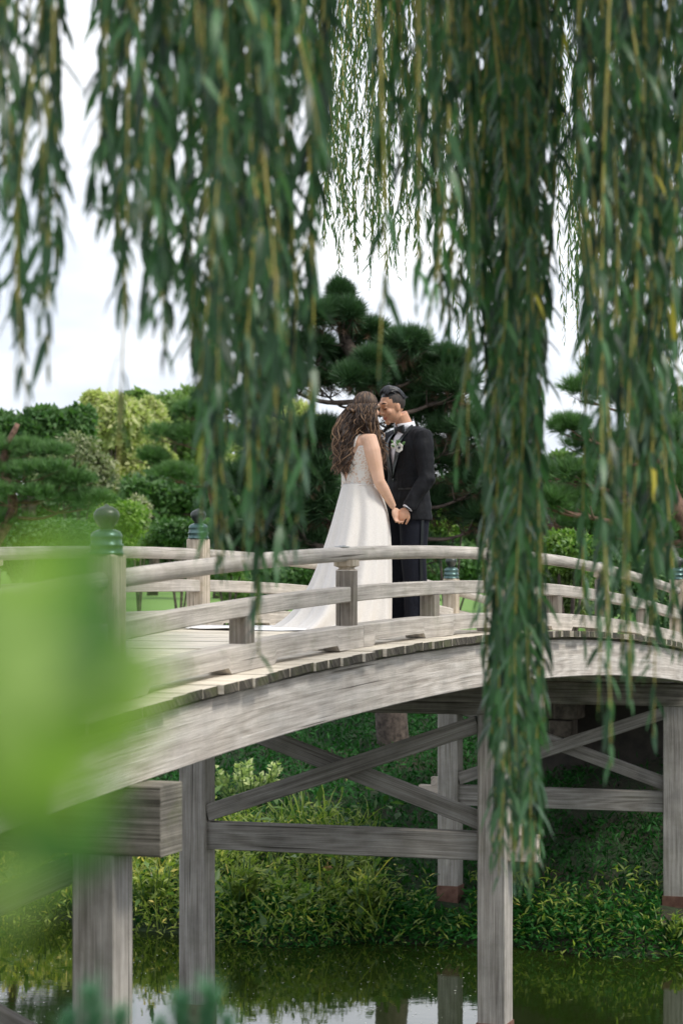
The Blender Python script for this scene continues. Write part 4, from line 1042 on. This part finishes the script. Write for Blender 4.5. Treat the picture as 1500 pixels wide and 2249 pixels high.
# shrubs
def shrub(label, px, py, rx, ry, Y, mat, size, per=500, n=8, name='shrub'):
    c = P(px, py, Y); b_ = Vector((c.x, c.y, ground_z(c.x, c.y))); t_ = thing(name, label, 'shrub', tuple(b_)); mb = MB()
    for k in range(5):
        a_ = 6.283 * k / 5; tip = c + Vector((math.cos(a_) * rx * Y / F * .5, math.sin(a_) * rx * Y / F * .4, ry * Y / F * .2)); mb.tube([b_ + Vector((0, 0, -.05)), b_.lerp(tip, .5) + Vector((0, 0, .1)), tip], [.03, .02, .01], 5)
    mb.build('stems', M_BARK, t_); crown('foliage', cb(px, py, rx, ry, Y, n, .5), per, None, size, mat, t_, wr=.5); return t_
shrub('silvery green shrub with pale tips in front of the yellow tree', 165, 1030, 85, 65, 55, L_SILV, .13, 750, 14)
shrub('dark clipped hedge shrub low behind the left handrail', 60, 1185, 160, 45, 50, L_TREED, .11, 900, 14)
shrub('yellow-green feathery shrub beside the blurred post', 250, 1170, 85, 60, 52, L_SHRUB, .12, 750, 12)
shrub('pale straw-tipped shrub between hedge and green shrub', 305, 1150, 42, 45, 54, L_SILV, .11, 600, 8)
shrub('rounded dark green shrub behind the bronze finial', 395, 1180, 80, 42, 48, L_TREED, .11, 800, 10)
shrub('mid green shrub on the lawn edge behind the tall newel', 500, 1235, 70, 40, 44, L_TREEG, .10, 700, 8)
shrub('light green shrub right of the groom behind the handrail', 985, 1160, 60, 40, 33, L_SHRUB, .08, 700, 9)
shrub('dark low shrub between groom and far newel post', 1000, 1250, 100, 50, 54, L_TREED, .12, 800, 9)
shrub('glossy bright green shrub behind the descending handrail', 1250, 1215, 75, 45, 30, L_SHRUB, .07, 800, 12)
shrub('green shrub beneath the middle rail right of the willow column', 1240, 1300, 90, 60, 30.5, L_TREEG, .07, 800, 12)
shrub('deep green shrub beside the far end of the bridge', 1400, 1290, 100, 80, 31, L_TREED, .08, 850, 14)
shrub('low shrub with dead leaves on the lawn behind the newel', 520, 1300, 60, 22, 52, L_TREEG, .08, 500, 6)
shrub('dark shrub mass behind the groom trousers', 900, 1275, 110, 50, 58, L_TREED, .14, 900, 10)
shrub('dark shrub mass behind the dress skirt', 620, 1275, 130, 45, 56, L_TREED, .14, 900, 12)

# ------------------------------------------------------------------ bank vegetation
def bank_pts(N, x0, x1, d0, d1, pw=1.0):
    x = RG.uniform(x0, x1, N); d = d0 + (d1 - d0) * RG.random(N) ** pw
    y = np.array([far_shore(a) for a in x]) + d; z = np.array([ground_z(a, b__) for a, b__ in zip(x, y)]); return np.stack([x, y, z], 1)
def under(p):   # bare, dry soil right under the far end of the bridge
    rel_ = p - np.array([1.11, 17.2, 0]); u_ = rel_[:, 0] * AX.x + rel_[:, 1] * AX.y; v_ = rel_[:, 0] * VC.x + rel_[:, 1] * VC.y
    return (u_ > 8.3) & (v_ > -.3) & (v_ < 1.5)
def layer(name, label, N, x0, x1, d0, d1, tmpl, size, mat, hmax, wr, zup, tintf=None, pw=1.0, clear=True):
    p = bank_pts(N, x0, x1, d0, d1, pw)
    if clear: p = p[~under(p) | (RG.random(len(p)) < .15)]
    N = len(p); clump = np.array([mnoise.noise(Vector((a * 2.2, b__ * 2.2, 3))) for a, b__ in p[:, :2]])
    p[:, 2] += RG.random(N) * hmax * (1 + .8 * clump)
    if clear:
        bad = np.zeros(N, bool)
        for xp, yp in ((1.10, 24.3), (3.27, 23.56)):
            bad |= (np.abs(p[:, 0] - xp * p[:, 1] / yp) < .17) & (p[:, 1] < yp + .12) & (p[:, 2] + .45 * size * (1 + (zup > 1)) > .26 + .5 * (yp - p[:, 1]) * .16)
        p[bad, 2] = -.6
    d = rdir(N) * [1, 1, .5] + np.array([0, 0, zup]); s_ = RG.uniform(.6, 1.35, N) * size
    ti = np.clip((tintf(p) if tintf else .45) + .25 * clump + RG.normal(0, .2, N), 0, 1)
    o = scatter(name, *tmpl, p, d, rdir(N) * .7 + np.array([0, 0, 1]), s_, mat, None, wsc=s_ * wr, tint=ti, kind='stuff'); o['label'] = label
left = lambda p: np.clip(.62 - .10 * (p[:, 0] + .6), .05, .62) - .1
layer('ground_cover', 'dark green leafy ground cover on the far bank', 64000, -5.5, 5.2, .0, 11, T_LEAF, .085, L_COVER, .12, .34, .5, lambda p: np.full(len(p), .38))
layer('bank_grass', 'short dark grass blades on the far bank slope', 26000, -5.5, 5.2, .0, 11, T_BLADE, .15, L_COVER, .05, .06, 1.3, lambda p: np.full(len(p), .5))
layer('shore_weeds', 'yellow-green weeds crowding the far waterline', 17000, -6.5, .35, -.25, 2.4, T_LEAF, .078, L_SHORE, .40, .27, .5, lambda p: .45 - .08 * p[:, 0], 1.1)  # tint rises leftwards: the sunlit part of the shore painted in
layer('shore_fringe', 'bushy green fringe hanging over the far water edge', 12000, -1.5, 5.0, -.35, .75, T_LEAF, .085, L_COVER, .16, .3, .3, lambda p: np.full(len(p), .8), 1.0)
layer('shore_reeds', 'long arching yellowing, sun-tinted grass blades by the left water edge', 2000, -6.5, .4, -.1, 2.6, T_BLADE, .38, L_SHORE, .1, .035, 1.2, lambda p: .5 - .05 * p[:, 0], 1.0)  # same leftward tint, sunlight painted into the yellowing blades
layer('broad_weeds', 'broad-leaved weeds with pale and yellow leaves near the left waterline', 1300, -6.5, .6, -.15, 2.8, T_LEAF, .17, leafmat('broad_weed_leaf', (.012, .05, .012), (.16, .26, .07), .3, .4, None, (.75, .66, .25)), .42, .36, .35, lambda p: np.full(len(p), .45), 1.1)
layer('shore_fringe_light', 'scattered yellow-green leaves along the right water edge', 2200, .2, 4.6, -.35, .9, T_LEAF, .09, L_SHORE, .30, .25, .5, lambda p: np.full(len(p), .45), 1.0)
layer('lawn_grass', 'short bright lawn grass beyond the bank', 60000, -14, 6, 10, 26, T_BLADE, .07, leafmat('lawn_blade', (.10, .21, .03), (.20, .34, .07), .3, .6), .0, .12, 1.5, None, .8, False)

# individual plants on the bank
def leafy_plant(label, px, py, Y, h, rad, nst, mat, ls, wr=.5, per=26, name='leafy_plant', blade=False):
    c = P(px, py, Y); b_ = Vector((c.x, c.y, ground_z(c.x, c.y))); b_.z = min(b_.z, c.z); t_ = thing(name, label, 'plant', tuple(b_)); mb = MB(); pp, dd = [], []
    for k in range(nst):
        a_ = RG.uniform(0, 6.283); r_ = rad * RG.random() ** .5; tip = b_ + Vector((math.cos(a_) * r_, math.sin(a_) * r_, h * RG.uniform(.6, 1.05)))
        cv = bezier([b_, b_.lerp(tip, .5) + Vector((math.cos(a_) * r_ * .2, 0, .03)), tip], 4); mb.tube(cv, [.007] * 9, 4)
        for j in range(per):
            t = RG.uniform(.3, 1); q_ = cv[min(8, int(t * 8))]; pp.append(q_); dd.append(Vector((RG.normal(), RG.normal(), .5 + RG.random())))
    mb.build('stem', M_GLEAF, t_); N = len(pp); s_ = RG.uniform(.6, 1.2, N) * ls
    pa = np.array(pp); ti = np.clip((pa[:, 2] - b_.z) / h * .8 + RG.normal(0, .15, N), 0, .99)
    scatter('foliage', *T_LEAF, pa, np.array(dd), rdir(N) + np.array([0, 0, 1.0]), s_, mat, t_, wsc=s_ * wr, tint=ti); return t_
leafy_plant('pale-tipped leafy bush on the bank behind the left cross brace', 545, 1790, 27.0, .62, .42, 34, L_PALE, .085, .55, 26, 'leafy_bush')
leafy_plant('yellowing upright weed near the water right of the left pile', 520, 2010, 23.9, .62, .20, 12, L_SHORE, .11, .3, 30, 'weed_clump')
leafy_plant('broad-leaved green weed at the waterline under the tie beam', 640, 2040, 23.8, .45, .30, 14, L_SHRUB, .11, .45, 22, 'weed_clump')
leafy_plant('tall green weed with pale tips left of the far pile', 790, 2040, 23.8, .55, .3, 16, L_SHORE, .10, .32, 26, 'weed_clump')
leafy_plant('bushy weed behind the near double pile', 330, 2010, 24.4, .5, .3, 16, L_SHORE, .10, .32, 26, 'weed_clump')
leafy_plant('sunny weed clump at the left water edge', 90, 2000, 25.0, .45, .45, 22, L_SHORE, .09, .3, 28, 'weed_clump')
leafy_plant('reddish-stemmed weed by the right water edge', 1470, 2090, 22.9, .4, .22, 10, L_SHORE, .10, .3, 14, 'weed_clump')
def iris(label, px, py, Y, n_, L_):
    c = P(px, py, Y); b_ = Vector((c.x, c.y, ground_z(c.x, c.y))); b_.z = min(b_.z, c.z + .05); t_ = thing('iris_clump', label, 'plant', tuple(b_)); r_ = RG.uniform(-.28, .28, (n_, 1))
    p = np.array(b_) + np.concatenate([r_, RG.uniform(-.15, .15, (n_, 1)), np.zeros((n_, 1))], 1); d = np.concatenate([r_ * 1.6 + RG.normal(0, .25, (n_, 1)), RG.normal(0, .2, (n_, 1)), np.ones((n_, 1))], 1)
    s_ = RG.uniform(.6, 1.1, n_) * L_; scatter('blades', *T_BLADE, p, d, rdir(n_) + np.array([0, -.8, 0]), s_, L_SHORE, t_, wsc=np.full(n_, .022), tint=np.clip(RG.normal(.45, .2, n_), 0, 1))
iris('clump of long iris blades standing above the tie beam', 680, 1830, 26.2, 26, .5)
iris('short iris blades beside the left pile', 560, 1850, 26.0, 22, .42)
iris('iris blades leaning right near the middle of the bank', 760, 1860, 26.0, 18, .42)
def dryflower(label, px, py, Y, base_py):
    c = P(px, py, Y); b_ = P(px - 12, base_py, Y); b_.z = ground_z(b_.x, b_.y); t_ = thing('withered_flower', label, 'plant', tuple(b_)); mb = MB(); mb.tube(bezier([b_, b_.lerp(c, .6) + Vector((.03, 0, 0)), c], 4), .006, 5); mb.build('stem', L_STEM, t_)
    n_ = 9; scatter('bloom', *T_LEAF, np.tile(np.array(c), (n_, 1)), rdir(n_) + np.array([0, 0, -.3]), rdir(n_), np.full(n_, .07), L_DRY, t_, wsc=np.full(n_, .045))
dryflower('withered orange flower head on a tall stalk by the tie beam', 720, 1903, 24.4, 2040)
dryflower('withered pinkish flower head low in the weeds', 775, 1960, 24.2, 2040)
dryflower('orange withered leaf behind the near cap beam', 345, 1915, 24.8, 2000)

# ------------------------------------------------------------------ near plants
# young shrub with bright leaves right in front of the lens, left
nb = thing('leafy_shrub', 'bright green young shrub blurred close to the lens at the left edge', 'shrub', (-.42, .62, ground_z(-.4, .62)))
mb = MB(); root = Vector((-.42, .62, ground_z(-.4, .62)))
twigs = []
def near_leaf(px, py, Y, L_, ang, mat, w=.62, tilt=.3):
    Y *= 1.02; L_ *= .96
    c = P(px, py, Y); d = Vector((math.cos(R(ang)), tilt * .5, math.sin(R(ang)))).normalized(); n_ = Vector((.15, -1, .35))
    p = c - d * L_ * .5
    me = scatter_mesh('leaf', [(0, 0, 0), (.2, .32, .02), (.2, -.32, .02), (.5, .5, .03), (.5, -.5, .03), (.5, 0, 0), (.8, .3, -.02), (.8, -.3, -.02), (1, 0, -.08)], [(0, 2, 5, 1), (1, 5, 3), (2, 4, 5), (3, 5, 8, 6), (5, 4, 7, 8)], np.array([p]), np.array([d]), np.array([n_]), L_, L_ * w, np.array([RG.uniform(.2, .9)]), wloc(nb))
    me.materials.append(mat); o = bpy.data.objects.new('leaf', me); link(o, nb); twigs.append(p)
L_NPALE = leafmat('pale_near_leaf', (.20, .33, .07), (.34, .46, .13), .45, .5)
for a in ((20, 1350, .60, .028, 35, L_NPALE), (120, 1300, .62, .022, 60, L_BRIGHT), (222, 1300, .66, .020, 95, L_BDARK), (205, 1420, .58, .030, 100, L_BDARK), (60, 1480, .56, .030, 10, L_NPALE), (150, 1540, .60, .030, -20, L_BRIGHT), (265, 1500, .60, .020, 12, L_NPALE), (330, 1560, .64, .012, 20, L_BRIGHT), (20, 1620, .58, .030, 70, L_NPALE), (100, 1700, .57, .030, -45, L_BRIGHT), (190, 1600, .60, .024, 40, L_BRIGHT), (10, 1790, .62, .026, 20, L_BDARK), (130, 1800, .66, .022, -60, L_BDARK), (235, 1760, .80, .018, -30, L_BDARK), (-20, 1540, .6, .034, 90, L_BRIGHT), (-20, 1400, .6, .03, 80, L_BRIGHT), (-30, 1700, .6, .034, 90, L_BRIGHT), (120, 1400, .64, .024, 130, L_NPALE), (290, 1640, .70, .014, 40, L_BRIGHT), (40, 1900, .64, .022, 60, L_NPALE), (-10, 1990, .62, .02, 90, L_NPALE), (70, 1590, .70, .03, 0, L_BDARK), (160, 1220, .75, .014, 70, L_BRIGHT), (250, 1400, .64, .02, 60, L_BRIGHT), (215, 1215, .80, .022, 95, L_BDARK), (130, 1250, .7, .022, 30, L_BRIGHT), (235, 1330, .62, .024, 90, L_BDARK), (310, 1480, .62, .022, 20, L_NPALE), (300, 1570, .66, .018, 40, L_BRIGHT), (130, 1880, .66, .024, 50, L_BDARK), (30, 1950, .62, .026, 30, L_NPALE), (210, 1850, .85, .02, 80, L_BDARK), (230, 1480, .58, .024, 70, L_BRIGHT), (90, 1860, .60, .026, 110, L_BDARK), (170, 1680, .6, .026, 20, L_BRIGHT), (0, 1280, .66, .024, 20, L_BRIGHT), (245, 1185, .72, .016, 80, L_BRIGHT), (190, 1190, .70, .018, 120, L_BDARK), (320, 1420, .68, .014, -20, L_BRIGHT), (345, 1500, .68, .012, 30, L_NPALE), (100, 1200, .72, .018, 10, L_BRIGHT)): near_leaf(*a)
st = P(-400, 1600, .62)
mb.tube(bezier([root, root.lerp(st, .5) + Vector((-.03, 0, 0)), st, P(-420, 1300, .62)], 6), [.008] * 19, 7)
for p in twigs: mb.tube([st.lerp(P(-420, 1300, .62), RG.random()), p], [.0009, .0006], 4)
mb.build('stem', M_GLEAF, nb, smooth=True)
# pine seedlings at the near shore, bottom left
def seedling(label, tips, Y):
    c0 = P(tips[0][0], 2400, Y); b_ = Vector((c0.x - .1, c0.y, ground_z(c0.x, c0.y))); t_ = thing('pine_sapling', label, 'sapling', tuple(b_)); mb = MB(); P_, D_, S_ = [], [], []
    for px, py, L_ in tips:
        tip = P(px, py, Y); cv = bezier([b_, b_.lerp(tip, .6) + Vector((.02, 0, 0)), tip], 5); mb.tube(cv, [.010 - .0006 * i for i in range(len(cv))], 6)
        for k in range(40):
            t = k / 39; q_ = tip + (cv[-2] - tip).normalized() * .10 * t; P_.append(q_); D_.append((tip - cv[-2]).normalized() * .9 + Vector(rdir(1)[0]) * .5); S_.append(L_ * RG.uniform(.7, 1.1))
    mb.build('trunk', M_BARKR, t_, smooth=True); n_ = len(P_); S_ = np.array(S_)
    scatter('needles', *tuft(18, .8, .02, 5), np.array(P_), np.array(D_), rdir(n_), S_, leafmat('blue_green_needles', (.06, .17, .10), (.15, .32, .19), .2, .5), t_, wsc=S_, tint=RG.random(n_))
seedling('blue-green pine sapling tips blurred before the nearest pile', [(205, 2190, .055), (265, 2235, .05), (150, 2245, .05)], 4.0)
seedling('blue-green pine sapling tips blurred below the second pile', [(400, 2205, .055), (460, 2190, .06), (350, 2260, .05), (500, 2250, .05)], 4.2)

# ------------------------------------------------------------------ the weeping willow
wt_base = Vector((6.6, 7.5, ground_z(6.6, 7.5) - .1))
wil = thing('willow_tree', 'weeping willow whose long leafy strands hang all across the view', 'tree', tuple(wt_base))
mb = MB(); tr_top = Vector((6.2, 7.6, 6.5)); mb.tube(bezier([wt_base, Vector((6.5, 7.5, 2.8)), Vector((6.3, 7.6, 4.6)), tr_top], 5), [.52 - .018 * i for i in range(16)], 16); mb.build('trunk', M_WBARK, wil, smooth=True)
tv, tf = T_WIL
leaf_budget = [300]
lm_cache = []
for k in range(6):
    me = scatter_mesh('leaf', tv, tf, np.zeros((1, 3)), np.array([[1.0, 0, 0]]), np.array([[0, 0, 1.0]]), 1.0, .155, np.array([k / 7.0])); me.materials.append(L_WIL); lm_cache.append(me)
wrg = random.Random(77)
def strand(px, pb, Y, sway=1.0, leaf=.118, gap=.016, mat=L_WIL, top=None, parts=False, stem_r=.0034, start=None, far=False):
    topz = CZ + HY * Y / F + wrg.uniform(.25, .7) if top is None else top
    tp = Vector(((px - 750) * Y / F + wrg.uniform(-.07, .07) * sway, Y, topz)); bt = P(px, pb, Y); bt.x += wrg.uniform(-.02, .02)
    L_ = (tp - bt).length; n_ = max(6, int(L_ / .12)); ph = wrg.uniform(0, 6.28); a_ = wrg.uniform(.015, .065) * sway; cv = []
    for i in range(n_ + 1):
        t = i / n_; p = tp.lerp(bt, t); p.x += a_ * math.sin(ph + t * L_ * 2.1) * min(1, (1 - t) * 3 + .2); p.y += a_ * .8 * math.cos(ph * 1.7 + t * L_ * 1.6); cv.append(p)
    mb = MB(); mb.tube(([start] if start else []) + cv, [stem_r * 2.2] * (1 if start else 0) + [stem_r * (1.25 - .75 * i / n_) for i in range(n_ + 1)], 5)
    br_ = mb.build('hanging_branch', L_STEM if not far else L_STEM, wil, smooth=True)
    N = int(L_ / gap); t = np.sort(RG.random(N)); t = (np.arange(N) + RG.uniform(.0, .9, N)) / N
    ca = np.array(cv); idx = np.clip((t * n_).astype(int), 0, n_ - 1); fr = (t * n_ - idx)[:, None]; p = ca[idx] * (1 - fr) + ca[idx + 1] * fr
    az = np.arange(N) * 2.4 + RG.normal(0, .5, N); sp_ = np.clip(RG.normal(.55, .27, N), .05, 1.5)
    d = np.stack([np.cos(az) * sp_, np.sin(az) * sp_, -np.ones(N) * .95], 1); nr = np.stack([np.cos(az), np.sin(az), np.full(N, .55)], 1) + RG.normal(0, .35, (N, 3))
    s_ = RG.uniform(.6, 1.15, N) * leaf * np.where(t > .94, .6, 1); s_ = np.where(RG.random(N) < .06, s_ * .5, s_)
    ti = np.clip(RG.normal(.42, .30, N) + wrg.uniform(-.22, .22), 0, .84); ti = np.where(RG.random(N) < .004, .99, ti)
    keep = np.ones(N, bool)
    if parts and leaf_budget[0] > 0:
        zc = np.array([CZ - HY * 0 for _ in range(1)])
        for i in np.where(p[:, 2] < CZ + (HY - 150) * Y / F)[0][::2]:
            if leaf_budget[0] <= 0: break
            if wrg.random() < .5: continue
            dd = Vector(d[i]).normalized(); y_ = Vector(nr[i]).cross(dd).normalized(); z_ = dd.cross(y_); m4 = Matrix((dd, y_, z_)).transposed().to_4x4()
            o = bpy.data.objects.new('leaf', wrg.choice(lm_cache)); link(o, br_)
            o.matrix_local = Matrix.Translation(Vector(p[i]) - wloc(wil)) @ m4 @ Matrix.Scale(s_[i], 4); keep[i] = False; leaf_budget[0] -= 1
    scatter('leaves', tv, tf, p[keep], d[keep], nr[keep], s_[keep], mat, br_, wsc=s_[keep] * RG.uniform(.125, .185, keep.sum()), tint=ti[keep], kind='stuff')
    return tp
def group_(x0, x1, b0, b1, Y0, Y1, n_, **kw):
    if Y1 < 10: kw.setdefault('gap', .021)
    if Y1 < 10 and n_ > 3: n_ = round(n_ * .95)
    if Y1 < 6.8 and n_ > 3: x0 -= 12; x1 += 12
    """a limb with n hanging branches"""
    xm = (x0 + x1) / 2; Ym = (Y0 + Y1) / 2; zt = CZ + HY * Ym / F + .45
    tops = []
    for k in range(n_):
        Y = wrg.uniform(Y0, Y1); tops.append(strand(x0 + (x1 - x0) * (k + wrg.random()) / n_, wrg.uniform(b0, b1), Y, **kw))
    xe = min(t.x for t in tops); zc = max(t.z for t in tops)
    endp = Vector((xe - .1, Ym, zc - .05)); st_ = Vector((max(t.x for t in tops) + .2, Ym, zc + .1))
    path = bezier([tr_top, tr_top.lerp(st_, .5) + Vector((0, 0, 1.3)), st_, endp], 7); mb = MB(); mb.tube(path, [max(.012, .13 - .12 * i / len(path)) for i in range(len(path))], 8)
    for t in tops: q_ = min(path, key=lambda p: (p - t).length); mb.tube([q_, q_.lerp(t, .5) + Vector((0, 0, .05)), t], [.006, .005, .004], 4)
    mb.build('limb', M_WBARK, wil, smooth=True)
# left side (closest, most blurred)
group_(-40, 60, 430, 720, 4.7, 5.6, 6, sway=.6)
group_(55, 118, 620, 760, 4.8, 5.6, 5, sway=.6)
group_(60, 130, 820, 900, 4.6, 5.0, 2, gap=.04)
group_(205, 275, 330, 560, 4.8, 6.0, 5, sway=.7, gap=.02)
group_(265, 360, 520, 700, 4.8, 6.2, 6, gap=.019)
group_(350, 450, 560, 820, 4.8, 6.2, 7, gap=.019)
group_(430, 530, 760, 1010, 5.0, 6.4, 9)
group_(520, 620, 720, 960, 5.0, 6.4, 9)
group_(600, 680, 560, 800, 5.2, 6.6, 6, gap=.019)
group_(455, 510, 1080, 1270, 5.4, 6.4, 6)
group_(560, 625, 1180, 1290, 5.4, 6.4, 5)
group_(585, 592, 1440, 1450, 6.0, 6.2, 1, sway=.4)
group_(520, 640, 900, 1180, 5.6, 6.6, 7)
group_(660, 720, 180, 420, 5.2, 6.4, 4)
group_(230, 700, 60, 380, 4.6, 6.4, 9)
# centre
group_(810, 960, 200, 520, 6.0, 7.5, 7)
group_(250, 262, 1000, 1100, 5.0, 5.4, 1, gap=.05, sway=.5)
group_(810, 832, 800, 860, 5.2, 5.5, 1, gap=.06, sway=.4)
group_(900, 960, 620, 720, 5.6, 6.2, 3, gap=.035)
group_(985, 1065, 600, 830, 6.4, 7.8, 7)
group_(960, 1010, 690, 740, 6.2, 6.6, 2, gap=.03)
group_(1000, 1060, 1000, 1230, 6.4, 7.4, 3, gap=.032)
# the long dense column
group_(1070, 1180, 1620, 1985, 6.6, 8.0, 25, parts=True, sway=.7)
group_(1075, 1200, 1050, 1600, 6.6, 8.0, 9, sway=.8)
group_(1100, 1185, 500, 900, 6.6, 8.2, 8)
# right curtain
group_(1300, 1500, 1180, 1480, 5.8, 7.2, 15, parts=True, gap=.022)
group_(1310, 1460, 1540, 1700, 5.8, 6.6, 4, gap=.034, sway=.5)
group_(1305, 1520, 850, 1250, 6.0, 7.6, 13)
group_(1275, 1520, 350, 760, 6.0, 7.8, 17)
group_(960, 1230, 160, 420, 6.4, 8.0, 16)
# farther strands of the same tree, fine-leaved at this distance
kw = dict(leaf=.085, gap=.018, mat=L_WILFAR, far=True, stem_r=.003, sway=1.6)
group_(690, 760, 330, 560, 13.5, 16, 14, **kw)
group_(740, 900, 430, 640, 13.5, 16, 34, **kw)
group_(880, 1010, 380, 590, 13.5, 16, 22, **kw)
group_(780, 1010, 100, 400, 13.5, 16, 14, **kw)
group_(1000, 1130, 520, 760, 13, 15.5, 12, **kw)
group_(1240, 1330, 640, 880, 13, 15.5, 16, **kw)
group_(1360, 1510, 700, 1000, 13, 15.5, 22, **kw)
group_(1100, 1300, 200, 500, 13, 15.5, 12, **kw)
